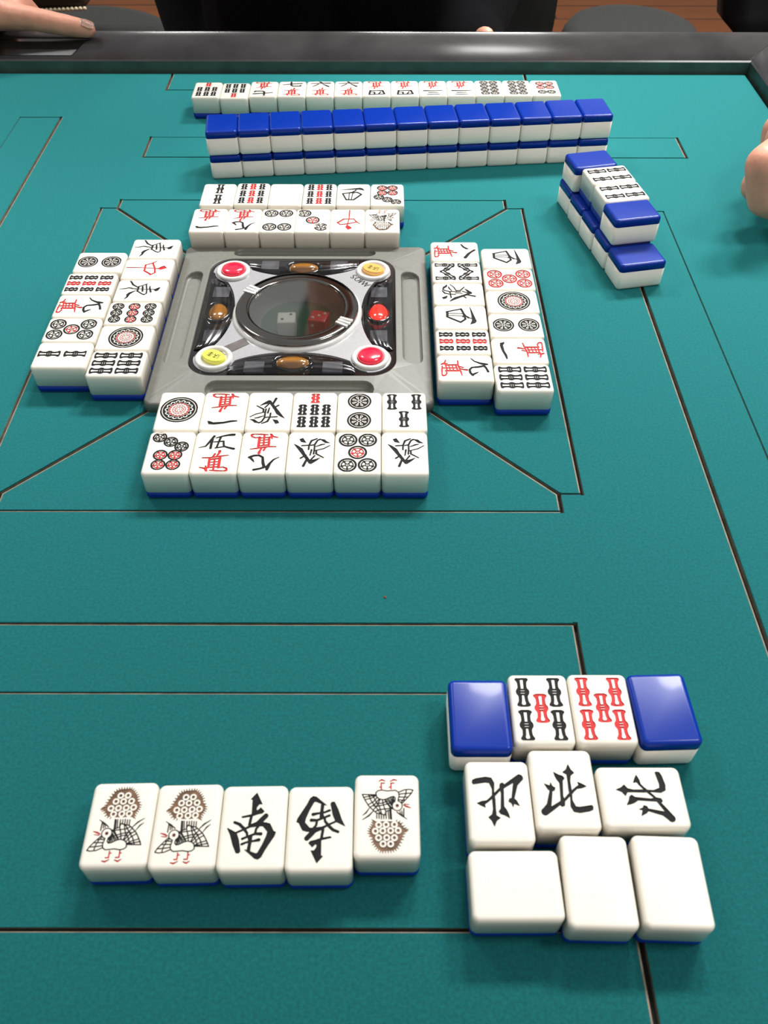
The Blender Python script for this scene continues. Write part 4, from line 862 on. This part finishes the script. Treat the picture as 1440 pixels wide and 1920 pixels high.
# maker's lettering, read from the far right corner
L_ = {'A': [((0, 0), (1.5, 4), .17), ((1.5, 4), (3, 0), .30), ((.6, 1.5), (2.4, 1.5), .13)], 'M': [((0, 0), (.5, 4), .15), ((.5, 4), (2, .3), .28), ((2, .3), (3.5, 4), .15), ((3.5, 4), (4, 0), .30)],
      'O': [((.2, 2), (.6, 3.4), .28), ((.6, 3.4), (1.8, 4), .17), ((1.8, 4), (3, 3.4), .17), ((3, 3.4), (3.4, 2), .28), ((3.4, 2), (3, .6), .28), ((3, .6), (1.8, 0), .17), ((1.8, 0), (.6, .6), .17), ((.6, .6), (.2, 2), .28)],
      'S': [((2.5, 3.3), (1.7, 4), .16), ((1.7, 4), (.6, 3.7), .16), ((.6, 3.7), (.4, 2.9), .24), ((.4, 2.9), (2.3, 1.5), .30), ((2.3, 1.5), (2.3, .5), .24), ((2.3, .5), (1.3, 0), .16), ((1.3, 0), (.2, .6), .16)]}
st = []; x0 = 0
for ch, adv in (('A', 3.2), ('M', 4.6), ('O', 4.2), ('S', 3.0)):
    st += [((a[0] + x0, a[1]), (b[0] + x0, b[1]), w) for a, b, w in L_[ch]]; x0 += adv
ang = R(133)
strokes_mesh('lettering', st, M['ink_black'], unit, lambda x, y: (37.2 + .92 * (math.cos(ang) * x - math.sin(ang) * (y - 2)), 24.6 + .92 * (math.sin(ang) * x + math.cos(ang) * (y - 2))), 8.2, 8.32)

# dice lying in the bowl
def die(x, y, rot, m_, pm, tops, label):
    o = tag(empty('die', (x, y, 0.55), R(rot)), label, 'die')
    S = 9.6
    bm_obj('die_body', box(0, 0, S / 2, S, S, S, 1.0, 3), M[m_], o, True)
    bm = bmesh.new()
    for fx, fy, fz, pr in tops:
        Mx = Matrix.Translation((fx, fy, fz))
        bmesh.ops.create_uvsphere(bm, u_segments=14, v_segments=8, radius=pr, matrix=Mx)
    bm_obj('pips', bm, M[pm], o, True)
h_ = 9.6
die(-5.2, -6.9, 2, 'die_white', 'ink_black', [(2.3, 2.4, h_ - .25, .85), (-2.1, -1.6, h_ - .25, .85)], 'white die showing two, lying in the dice bowl')
die(11.6, -5.6, -14, 'die_red', 'die_white', [(-2.6, -2.2, h_ - .25, .95), (0, .1, h_ - .25, .95), (2.6, 2.4, h_ - .25, .95), (-2.2, -h_ / 2 + .25, 6.4, .95), (2.3, -h_ / 2 + .25, 3.2, .95)], 'red die showing three, lying in the dice bowl')

# ---------------------------------------------------------------- tiles: discards around the centre unit
def ordinal(i, n, a='left', b='right'):
    return ('leftmost' if i == 0 else 'rightmost' if i == n - 1 else ORD[i] + ' from ' + a)
G_ = 'discards nearest the viewer'
for i, (f, r) in enumerate([('p1', 0), ('m1', 180), ('hatsu', 0), ('s7', 0), ('p2', 0), ('s3', 180)]):
    tile(f, -57.7 + 20.5 * (i + .5), -86.0, r + .14, 'tile with %s, %s, nearest discards, back row' % (WORD[f], ordinal(i, 6)), G_)
for i, (f, r) in enumerate([('p7', 0), ('m5', 0), ('m9', 180), ('hatsu', 180), ('p5', 0), ('hatsu', 180)]):
    tile(f, -57.9 + 20.5 * (i + .5), -113.0, r + .14, 'tile with %s, %s, nearest discards, front row' % (WORD[f], ordinal(i, 6)), G_)
def col_ord(i, n): return 'farthest' if i == 0 else 'nearest' if i == n - 1 else ORD[i] + ' from far end'
G_ = 'discards left of the dice unit'
for i, (f, r) in enumerate([('ton', -90), ('chun', -90), ('ton', -90), ('p9', -90), ('p1', -90), ('s6', -90)]):
    tile(f, -83.2 + [.2, 0, .1, -.1, 0, .1][i], 60.2 - 20.4 * (i + .5), r, 'tile with %s, %s, left discards, inner column' % (WORD[f], col_ord(i, 6)), G_)
for i, (f, x, y) in enumerate([('p2', -110.7, 36.2), ('s9', -111.6, 15.3), ('m9', -111.3, -4.9), ('p5', -111.1, -25.2), ('s2', -110.9, -45.5)]):
    tile(f, x, y, -90 if f != 's2' else 90, 'tile with %s, %s, left discards, outer column' % (WORD[f], col_ord(i, 5)), G_)
G_ = 'discards right of the dice unit'
for i, (f, r) in enumerate([('m8', -90), ('s8', -90), ('hatsu', -90), ('sha', -90), ('s9', -90), ('m9', -90)]):
    tile(f, 85.2 - .1 * i, 58.0 - 20.55 * (i + .5), r, 'tile with %s, %s, right discards, inner column' % (WORD[f], col_ord(i, 6)), G_)
for i, (f, r) in enumerate([('sha', -90), ('pr5', 90), ('p1', -90), ('p2', 90), ('m1', 90), ('s6', 90)]):
    tile(f, 113.4 - .3 * i, 51.3 - 20.62 * (i + .5), r + .4, 'tile with %s, %s, right discards, outer column' % (WORD[f], col_ord(i, 6)), G_)
G_ = 'discards beyond the dice unit'
for i, (f, r) in enumerate([('m1', 180), ('m9', 180), ('p4', 0), ('p3', 0), ('chun', 180), ('bird', 180)]):
    tile(f, -67.3 + 20.35 * (i + .5), 80.6 + [.2, 0, 0, 0, -.1, 0][i], r, 'tile with %s, %s, far discards, front row' % (WORD[f], ordinal(i, 6)), G_, z=.05)
for i, (f, r) in enumerate([('s2', 0), ('s9', 90), ('haku', 0), ('s9', 90), ('sha', 0), ('p7', 180)]):
    r2 = 0 if f == 's9' else r
    tile(f, -65.7 + 20.6 * (i + .5), 111.4 + [-.3, .5, -.2, -.2, -.2, -.3][i], r2, 'tile with %s, %s, far discards, back row' % (WORD[f], ordinal(i, 6)), G_)

# far player's revealed hand
G_ = 'revealed hand at the far edge'
HAND = [('s7', 0), ('s7', 180), ('m7', 180), ('m7', 0), ('m6', 0), ('m6', 0), ('m4', 180), ('m4', 180), ('m3', 180), ('m3', 180), ('p8', 0), ('p8', 0), ('p6', 180)]
for i, (f, r) in enumerate(HAND):
    x = -93.6 + 20.56 * (i + .5); y = 277.6 + (x + 93) * .0146 - 13.4 - (2.6 if i == 1 else .9 if i == 0 else 0)
    tile(f, x, y, r + .8, 'tile with %s, %s, hand at far edge' % (WORD[f], ordinal(i, 13)), G_)

# long two-layer wall behind the far discards
G_ = 'long two-layer wall of face-down tiles'
aw = R(5.7); ca, sa = math.cos(aw), math.sin(aw)
for lay in (0, 1):
    x0, y0 = (-67.5, 159.4) if lay == 0 else (-68.0, 159.2)
    pit = 20.36 if lay == 0 else 20.42
    for i in range(13):
        u = pit * (i + .5); v = 13.4 + random.uniform(-.25, .25)
        tile('haku', x0 + ca * u - sa * v, y0 + sa * u + ca * v, 5.7 + random.uniform(-.35, .35),
             'blue-backed face-down tile, %s, %s layer of long far wall' % (ordinal(i, 13), 'upper' if lay else 'lower'), G_, z=.05 + lay * (TT + .05), down=True)

# short wall at right
G_ = 'short wall of tiles on the right'
LOW = [(170.6, 125.2, 12.0), (174.3, 105.2, 12.2), (178.3, 85.4, 11.6), (182.6, 65.4, 11.6), (187.0, 45.1, 11.4)]
for i, (x, y, a) in enumerate(LOW):
    tile('haku', x, y, 90 + a, 'blue-backed face-down tile, %s, lower layer of short right wall' % ('far end' if i == 0 else 'near end' if i == 4 else ORD[i] + ' from far end'), G_, z=.05, down=True)
UP = [('haku', 171.2, 124.9, 12.2, 'blue-backed tile lying face down on the far end of the short right wall'),
      ('s4', 178.6, 105.4, 101.2, 'white tile with four black bamboo sticks, farther one on top of the short right wall'),
      ('s4', 182.4, 85.2, 281.0, 'white tile with four black bamboo sticks, nearer one on top of the short right wall'),
      ('haku', 184.5, 64.7, 11.2, 'blue-backed tile in front of the two bamboo tiles atop right wall')]
for f, x, y, a, lab in UP:
    tile(f, x, y, a if f == 's4' else a + 90, lab, G_, z=TT + .1, down=f == 'haku')

# viewer's melds at bottom right
G_ = 'melded tiles at bottom right'
tile('haku', 78.1, -238.1, 0, 'blue-backed face-down tile at left end of the bamboo meld, bottom right', G_, z=.05, down=True)
tile('s5', 98.9, -236.0, 0, 'white tile with four black sticks and one red one, beside left blue tile', G_)
tile('sr5', 119.6, -235.8, 0, 'white tile with five red bamboo sticks in the meld at lower right', G_)
tile('haku', 140.5, -235.6, 1.8, 'blue-backed face-down tile at right end of the bamboo meld, bottom right', G_, z=.05, down=True)
tile('pei', 82.0, -268.0, 180, 'white tile with upside-down bold north character, left of three', G_)
tile('pei', 102.75, -264.1, 0, 'white tile with upright bold north character, middle of three', G_)
tile('pei', 127.1, -266.6, 90, 'white tile with sideways bold north character, right of three', G_)
tile('haku', 84.6, -293.2, 90.3, 'blank white tile lying sideways, left of three blanks at bottom right', G_)
tile('haku', 109.0, -292.0, -1.3, 'blank white upright tile, middle of three blanks at bottom right', G_)
tile('haku', 130.7, -292.0, -1.8, 'blank white tile, rightmost of three blanks at bottom right', G_)

# viewer's open hand
G_ = 'viewer hand tiles at bottom'
tile('bird', -35.2, -275.4, 1.2, 'white tile with bird under brown flower, leftmost in viewer hand', G_)
tile('bird', -14.7, -275.9, 1.2, 'white tile with bird under brown flower, second from left in viewer hand', G_)
tile('nan', 5.8, -276.3, .9, 'white tile with upright bold south character, middle of the viewer\'s five tiles', G_)
tile('nan', 26.3, -276.5, 180.6, 'white tile with upside-down bold south character in the viewer\'s row', G_)
tile('bird', 46.85, -272.6, 180, 'white tile with upside-down bird above brown flower, rightmost of the viewer\'s five', G_)

# small crumb on the felt
bm = bmesh.new(); bmesh.ops.create_icosphere(bm, subdivisions=2, radius=.55)
for v in bm.verts: v.co *= 1 + random.uniform(-.3, .3); v.co.z *= .6
o = bm_obj('crumb', bm, M['crumb']); o.location = (.0463, -.1788, .00025)
tag(o, 'tiny reddish brown crumb on the empty felt in front of the discards', 'crumb')

# ---------------------------------------------------------------- chairs and people around the table
def capsule(bm, p, q, r1, r2, seg=14):
    p, q = Vector(p), Vector(q); d = q - p; L = d.length
    if L < 1e-6: d = Vector((0, 0, 1)); L = 1e-6
    z = d.normalized(); x = z.orthogonal().normalized(); y = z.cross(x)
    rings = []
    for a in (-80, -55, -28, 0): rings.append((p + z * r1 * math.sin(R(a)), r1 * math.cos(R(a))))
    for a in (0, 28, 55, 80): rings.append((q + z * r2 * math.sin(R(a)), r2 * math.cos(R(a))))
    vs_ = [[bm.verts.new(c + (x * math.cos(2 * math.pi * k / seg) + y * math.sin(2 * math.pi * k / seg)) * r_) for k in range(seg)] for c, r_ in rings]
    for a, b in zip(vs_, vs_[1:]):
        for k in range(seg): bm.faces.new((a[k], a[(k + 1) % seg], b[(k + 1) % seg], b[k]))
    bm.faces.new(list(reversed(vs_[0]))); bm.faces.new(vs_[-1])
def chain(bm, pts):
    for a, b in zip(pts, pts[1:]): capsule(bm, a[:3], b[:3], a[3], b[3])
def ball(bm, c, r, s=(1, 1, 1)):
    m = Matrix.Translation(c) @ Matrix.Diagonal((s[0], s[1], s[2], 1))
    bmesh.ops.create_uvsphere(bm, u_segments=20, v_segments=14, radius=r, matrix=m)
def remeshed(name, bm, m, parent, vox, smooth=3, loc=None):
    bmesh.ops.scale(bm, vec=(MM,) * 3, verts=bm.verts)
    me = bpy.data.meshes.new(name); bm.to_mesh(me); bm.free()
    o = bpy.data.objects.new(name, me); COL.objects.link(o)
    r_ = o.modifiers.new('r', 'REMESH'); r_.mode = 'VOXEL'; r_.voxel_size = vox * MM; r_.use_smooth_shade = True
    s_ = o.modifiers.new('s', 'SMOOTH'); s_.factor = .5; s_.iterations = smooth
    dg = bpy.context.evaluated_depsgraph_get()
    me2 = bpy.data.meshes.new_from_object(o.evaluated_get(dg)); me2.name = name
    bpy.data.objects.remove(o); bpy.data.meshes.remove(me)
    me2.materials.clear(); me2.materials.append(m)
    me2.polygons.foreach_set('use_smooth', [True] * len(me2.polygons))
    return link(bpy.data.objects.new(name, me2), parent)
def person(base, face, label, hips, chest, neck, head, arms, hands, knees, feet, wid, cuff, vox=2.4):
    """seated figure: one continuous body mesh; clothing and hair are children"""
    o = tag(empty('person', base), label, 'person')
    off = Vector(base); P = lambda q: Vector(q) - off
    fx = Vector(face).normalized(); sd = Vector((-fx.y, fx.x, 0))
    bm = bmesh.new()
    hips, chest, neck, head = P(hips), P(chest), P(neck), P(head)
    for s_ in (-1, 1):
        capsule(bm, hips + sd * s_ * wid * .35, chest + sd * s_ * wid * .42, 78, 82)
        capsule(bm, chest + sd * s_ * wid * .42, neck - Vector((0, 0, 40)) + sd * s_ * wid * .28, 80, 48)
    capsule(bm, neck - Vector((0, 0, 30)), head - Vector((0, 0, 60)), 54, 52)
    ball(bm, head + Vector((0, 0, 30)), 82, (1, 1, 1.18)); ball(bm, head + fx * 26 - Vector((0, 0, 48)), 56, (1, 1, 1.1))
    capsule(bm, head + fx * 84 + Vector((0, 0, 18)), head + fx * 98 - Vector((0, 0, 14)), 9, 14)
    capsule(bm, head + fx * 74 - Vector((0, 0, 46)) - sd * 18, head + fx * 74 - Vector((0, 0, 46)) + sd * 18, 10, 10)
    for s_ in (-1, 1):
        ball(bm, head + sd * s_ * 80 + Vector((0, 0, 10)), 22, (.7, .7, 1.3))
    for ch_ in arms: chain(bm, [tuple(P(q[:3])) + (q[3],) for q in ch_])
    for hd in hands:
        for ch_ in hd: chain(bm, [tuple(P(q[:3])) + (q[3],) for q in ch_])
    for kn, ft, s_ in zip(knees, feet, (-1, 1)):
        chain(bm, [tuple(hips + sd * s_ * 90) + (74,), tuple(P(kn)) + (54,), tuple(P(ft)) + (38,)])
        chain(bm, [tuple(P(ft)) + (36,), tuple(P(ft) + fx * 150 - Vector((0, 0, 20))) + (30,)])
    body = remeshed('body', bm, M['skin'], o, vox)
    # top
    bm = bmesh.new()
    for s_ in (-1, 1):
        capsule(bm, hips + sd * s_ * wid * .36, chest + sd * s_ * wid * .42, 94, 94)
        capsule(bm, chest + sd * s_ * wid * .42, neck - Vector((0, 0, 55)) + sd * s_ * wid * .28, 92, 56)
    for ch_ in arms:
        q = [tuple(P(c[:3])) + (c[3] + 9,) for c in ch_]
        a, b = Vector(q[-2][:3]), Vector(q[-1][:3]); e = a + (b - a) * cuff
        chain(bm, q[:-1] + [tuple(e) + (q[-1][3] + 4,)])
    remeshed('sweater', bm, M['black_cloth'], o, 7.0, 4)
    bm = bmesh.new()
    for kn, ft, s_ in zip(knees, feet, (-1, 1)):
        chain(bm, [tuple(hips + sd * s_ * 90) + (92,), tuple(P(kn)) + (68,), tuple(P(ft)) + (50,)])
    remeshed('trousers', bm, M['grey_cloth'], o, 8.0, 4)
    bm = bmesh.new()
    for kn, ft in zip(knees, feet): capsule(bm, tuple(P(ft) - Vector((0, 0, 8))), tuple(P(ft) + fx * 160 - Vector((0, 0, 24))), 44, 36)
    remeshed('shoes', bm, M['chair_edge'], o, 7.0, 4)
    bm = bmesh.new()
    ball(bm, head + Vector((0, 0, 52)) - fx * 14, 90, (1, 1, 1.08)); ball(bm, head - fx * 34 + Vector((0, 0, 0)), 78, (1, 1, 1.2))
    remeshed('hair', bm, M['hair'], o, 6.0, 3)
    for s_ in (-1, 1):
        bm = bmesh.new(); ball(bm, head + fx * 73 + sd * s_ * 31 + Vector((0, 0, 16)), 12, (1, 1, .8))
        bm_obj('eye', bm, M['ink_black'], o, True)
    return o, body
def nail(parent, base, c, n, t, w, l):
    """curved fingernail plate: centre c, outward normal n, finger direction t"""
    c = Vector(c) - Vector(base); n = Vector(n).normalized(); t = Vector(t).normalized(); s_ = n.cross(t).normalized()
    bm = bmesh.new(); rows = []
    for i in range(7):
        v = -1 + 2 * i / 6; hw = w * math.sqrt(max(.12, 1 - max(0, abs(v) - .35) ** 2 * 1.9))
        row = []
        for k in range(7):
            u = -1 + 2 * k / 6; row.append(bm.verts.new(c + s_ * u * hw + t * v * l + n * (-.35 * w * u * u)))
        rows.append(row)
    for a, b in zip(rows, rows[1:]):
        for k in range(6): bm.faces.new((a[k], a[k + 1], b[k + 1], b[k]))
    ret = bmesh.ops.solidify(bm, geom=bm.faces[:], thickness=.5)
    return bm_obj('fingernail', bm, M['nail'], parent, True)

# left player: left hand resting on the far rim, index finger pointing right
LB = (-640, 60, -720)
handL = [[(-332, 362, 48, 25), (-300, 362, 44, 24), (-262, 361, 35, 14)],                        # wrist, palm edge
         [(-310, 375, 40, 21), (-270, 381, 31, 13)],
         [(-310, 390, 36, 19), (-274, 397, 28, 11)],
         [(-262, 360, 34, 11.0), (-232, 358.5, 31, 8.8), (-206, 357.5, 26.5, 8.0), (-190, 357, 24.0, 6.6)],   # index
         [(-268, 382, 30, 10), (-246, 392, 20, 8.8), (-236, 396, 4, 8), (-234, 397, -10, 6.8)],             # middle
         [(-274, 397, 28, 10), (-256, 404, 18, 8.6), (-248, 406, 4, 7.6), (-246, 406, -8, 6.5)],           # ring
         [(-278, 410, 32, 9), (-256, 411, 26, 7.4), (-246, 410, 14, 6.6), (-246, 409, 4, 5.8)],             # little
         [(-318, 350, 36, 13), (-296, 343, 27, 11), (-279, 342, 24, 9.5), (-266, 343, 23.5, 7.6)]]          # thumb
pl, plb = person(LB, (1, 0, 0), 'person in black top, hand resting on far left rim with index finger pointing right', (-690, 60, -190), (-640, 70, 130), (-640, 70, 330), (-610, 75, 460),
       [[(-640, 235, 255, 52), (-590, 370, 60, 42), (-400, 366, 52, 33), (-332, 362, 48, 25)], [(-640, -105, 255, 52), (-560, -140, -10, 42), (-480, -60, -160, 32), (-440, -40, -180, 25)]],
       [handL, [[(-440, -40, -180, 26), (-390, -20, -190, 22)]] + [[(-390, -20 + d, -190, 11), (-350, -15 + d, -198, 8), (-322, -12 + d, -206, 6)] for d in (-26, -9, 8, 25)] + [[(-420, -60, -185, 13), (-380, -70, -195, 9)]]],
       [(-470, -40, -208), (-470, 150, -208)], [(-490, -20, -650), (-490, 140, -650)], 200, .55)
nl = nail(pl, LB, (-188.0, 354.9, 30.0), (.28, -.25, 1), (1, -.04, -.42), 4.4, 5.2)

# right player: loose right fist above the felt
RB = (660, 70, -720)
handR = [[(392, 190, 74, 27), (362, 176, 70, 26), (322, 150, 58, 20)],
         [(362, 160, 66, 23), (312, 126, 54, 17)], [(366, 184, 66, 22), (326, 170, 56, 17)],
         [(312, 126, 53, 14), (284, 106, 51, 12.5), (260.5, 88, 46, 11.2), (265.5, 85, 27, 9.8), (284, 90, 17, 8.4)],          # index
         [(316, 140, 55, 14), (294, 124, 52, 12.5), (273, 107, 39, 10.4), (267, 104, 25, 9.2), (284, 108, 15, 8)],           # middle
         [(320, 156, 54, 13.5), (296, 142, 50, 11.8), (284, 128, 42, 10.4), (284, 122, 24, 9), (292, 124, 15, 8)],            # ring
         [(326, 172, 50, 12.5), (304, 160, 46, 10.5), (288, 147, 39, 9.4), (288, 141, 24, 8.2), (301, 144, 16, 7.2)],         # little
         [(372, 152, 60, 16), (338, 108, 44, 13), (310, 84, 31, 11), (290, 82, 22, 9)]]                                        # thumb
pr_, prb = person(RB, (-1, 0, 0), 'person in black top at right, loose fist held above the felt', (700, 60, -190), (650, 70, 130), (650, 70, 330), (620, 65, 460),
       [[(650, 240, 255, 52), (590, 290, 110, 42), (470, 232, 88, 34), (392, 190, 74, 26)], [(650, -105, 255, 52), (570, -140, -10, 42), (490, -60, -160, 32), (450, -40, -180, 25)]],
       [handR, [[(450, -40, -180, 26), (400, -20, -190, 22)]] + [[(400, -20 + d, -190, 11), (360, -15 + d, -198, 8), (332, -12 + d, -206, 6)] for d in (-26, -9, 8, 25)] + [[(430, -60, -185, 13), (390, -70, -195, 9)]]],
       [(475, 150, -208), (475, -40, -208)], [(495, 140, -650), (495, -20, -650)], 200, .55, 2.0)

# far player: black sweater against the far rim, left fingertip over the edge
FB = (2, 620, -720)
handF = [[(122, 460, -36, 23), (128, 432, -32, 19)],
         [(124, 432, -28, 11), (126, 408, -6, 8.5), (129, 400, 5, 7.2), (131, 390, 9.0, 6.2)],
         [(138, 432, -32, 10.5), (142, 414, -16, 8.5), (144, 400, -12, 7.5), (146, 394, -22, 6.5)],
         [(150, 434, -36, 10), (154, 416, -28, 8), (156, 404, -30, 7), (156, 400, -40, 6)],
         [(158, 438, -42, 9), (164, 420, -38, 7), (166, 410, -42, 6), (166, 406, -50, 5.4)],
         [(110, 452, -38, 12), (102, 432, -44, 9.5), (104, 416, -48, 8)]]
pf, pfb = person(FB, (0, -1, 0), 'person in black sweater seated at the far side of the table', (2, 600, -186), (2, 545, 90), (2, 560, 320), (2, 530, 455),
       [[(-140, 560, 245, 48), (-165, 650, 20, 40), (-105, 520, -160, 31), (-80, 480, -170, 24)], [(140, 560, 245, 48), (165, 660, 20, 40), (118, 500, -30, 31), (122, 460, -36, 24)]],
       [handF, [[(-80, 480, -170, 25), (-40, 460, -178, 21)]] + [[(-40, 460 + d, -178, 10), (0, 455 + d, -186, 8), (26, 452 + d, -194, 6)] for d in (-24, -8, 8, 24)] + [[(-70, 455, -172, 12), (-35, 435, -182, 9)]]],
       [(-110, 430, -230), (110, 430, -230)], [(-110, 470, -650), (110, 470, -650)], 112, .8)

# chairs
def armless_chair(name, x, y, rot, w, d, sh, bh, label, round_seat=False, group=None, lean=60, b0=40, bmat=None):
    o = tag(empty(name, (x, y, -720), R(rot)), label, 'chair', group)
    loop = [(w / 2 * math.cos(2 * math.pi * k / 48), d / 2 * math.sin(2 * math.pi * k / 48)) for k in range(48)] if round_seat else rrect(w / 2, d / 2, 60, 8)
    def inset(i): return [(px * (1 - i / (w / 2)), py * (1 - i / (d / 2))) for px, py in loop]
    V, F = loft([[(px, py, sh - 55) for px, py in inset(10)], [(px, py, sh - 45) for px, py in inset(0)], [(px, py, sh - 14) for px, py in inset(0)], [(px, py, sh - 3) for px, py in inset(8)], [(px, py, sh) for px, py in inset(26)]])
    seat = mesh_obj('seat', V, F, M['chair'], o, None, True)
    V, F = loft([[(px, py, sh - 22) for px, py in inset(-3)], [(px, py, sh - 30) for px, py in inset(-3)]], False, False)
    V2, F2 = loft([[(px, py, sh - 20) for px, py in inset(-1)], [(px, py, sh - 24) for px, py in inset(-4)], [(px, py, sh - 30) for px, py in inset(-4)], [(px, py, sh - 34) for px, py in inset(-1)]], False, False)
    mesh_obj('piping', V2, F2, M['chair_edge'], seat, None, True)
    if bh:
        rings = []
        for i in range(9):
            t = i / 8; z = sh + b0 + (bh - sh - b0) * t
            hw = w / 2 * (0.92 + .05 * math.sin(t * math.pi)) * (.80 + .20 * math.sqrt(1 - (1 - t / .2) ** 2) if t < .2 else 1 if t < .8 else math.sqrt(max(.05, 1 - ((t - .8) / .21) ** 2 * .6)))
            cur = []
            for k in range(13):
                u = -1 + k / 6; cur.append((u * hw, d / 2 - 20 + lean * t - 30 * u * u, z))
            for k in range(12, -1, -1):
                u = -1 + k / 6; cur.append((u * hw, d / 2 + 12 + lean * t - 30 * u * u, z))
            rings.append(cur)
        V, F = loft(rings)
        mesh_obj('backrest', V, F, bmat or M['chair'], o, None, True)
        for s_ in (-1, 1):
            bm = bmesh.new(); chain(bm, [(s_ * w * .33, d / 2 - 10, sh - 30, 11), (s_ * w * .33, d / 2 + 8, sh + 30, 11), (s_ * w * .33, d / 2 + 6 + lean * .2, sh + b0 + 90, 10)])
            bm_obj('back_post', bm, M['chair_edge'], o, True)
    for sx in (-1, 1):
        for sy in (-1, 1):
            bm = bmesh.new(); chain(bm, [(sx * w * (.28 if round_seat else .43), sy * d * (.28 if round_seat else .36), sh - 50, 13), (sx * w * (.34 if round_seat else .47), sy * d * (.34 if round_seat else .42), 12, 11)])
            bm_obj('leg', bm, M['metal'], o, True)
    return o
armless_chair('dining_chair', 78, 742, 0, 430, 440, 430, 820, 'charcoal chair the person in the black sweater sits on')
armless_chair('dining_chair', -805, 60, 90, 480, 440, 430, 820, 'charcoal chair under the person whose finger rests on the far left rim')
armless_chair('dining_chair', 815, 60, -90, 480, 440, 430, 820, 'charcoal chair under the person holding a fist at right')
armless_chair('round_stool', 478, 1240, 0, 236, 250, 450, 0, 'round charcoal stool on the wooden floor behind the far right rim', True)
armless_chair('round_stool', -489, 1168, 0, 372, 372, 450, 0, 'wide round charcoal stool behind the pointing finger at upper left', True)
armless_chair('dining_chair', 724, 700, 0, 500, 400, 430, 860, 'black chair at the upper right corner beyond the table', False, None, 40, 118, M['chair_edge'])
# dark upholstered bench with a row of pale nail heads
o = tag(empty('bench', (-694, 1112, -720), 0), 'dark brown bench with a row of pale beads behind the hand at upper left', 'bench')
bm_obj('seat', box(0, 0, 592, 610, 230, 84, 16, 4), M['bench'], o, True)
for lx in (-270, -30):
    for sy in (-1, 1): bm_obj('leg', box(lx, sy * 85, 276, 40, 40, 551, 5), M['bench'], o)
for i in range(16):
    bm = bmesh.new(); ball(bm, (302 - 6.2 * i, -116, 554 - .25 * i), 2.9)
    bm_obj('bead', bm, M['bead'], o, True)
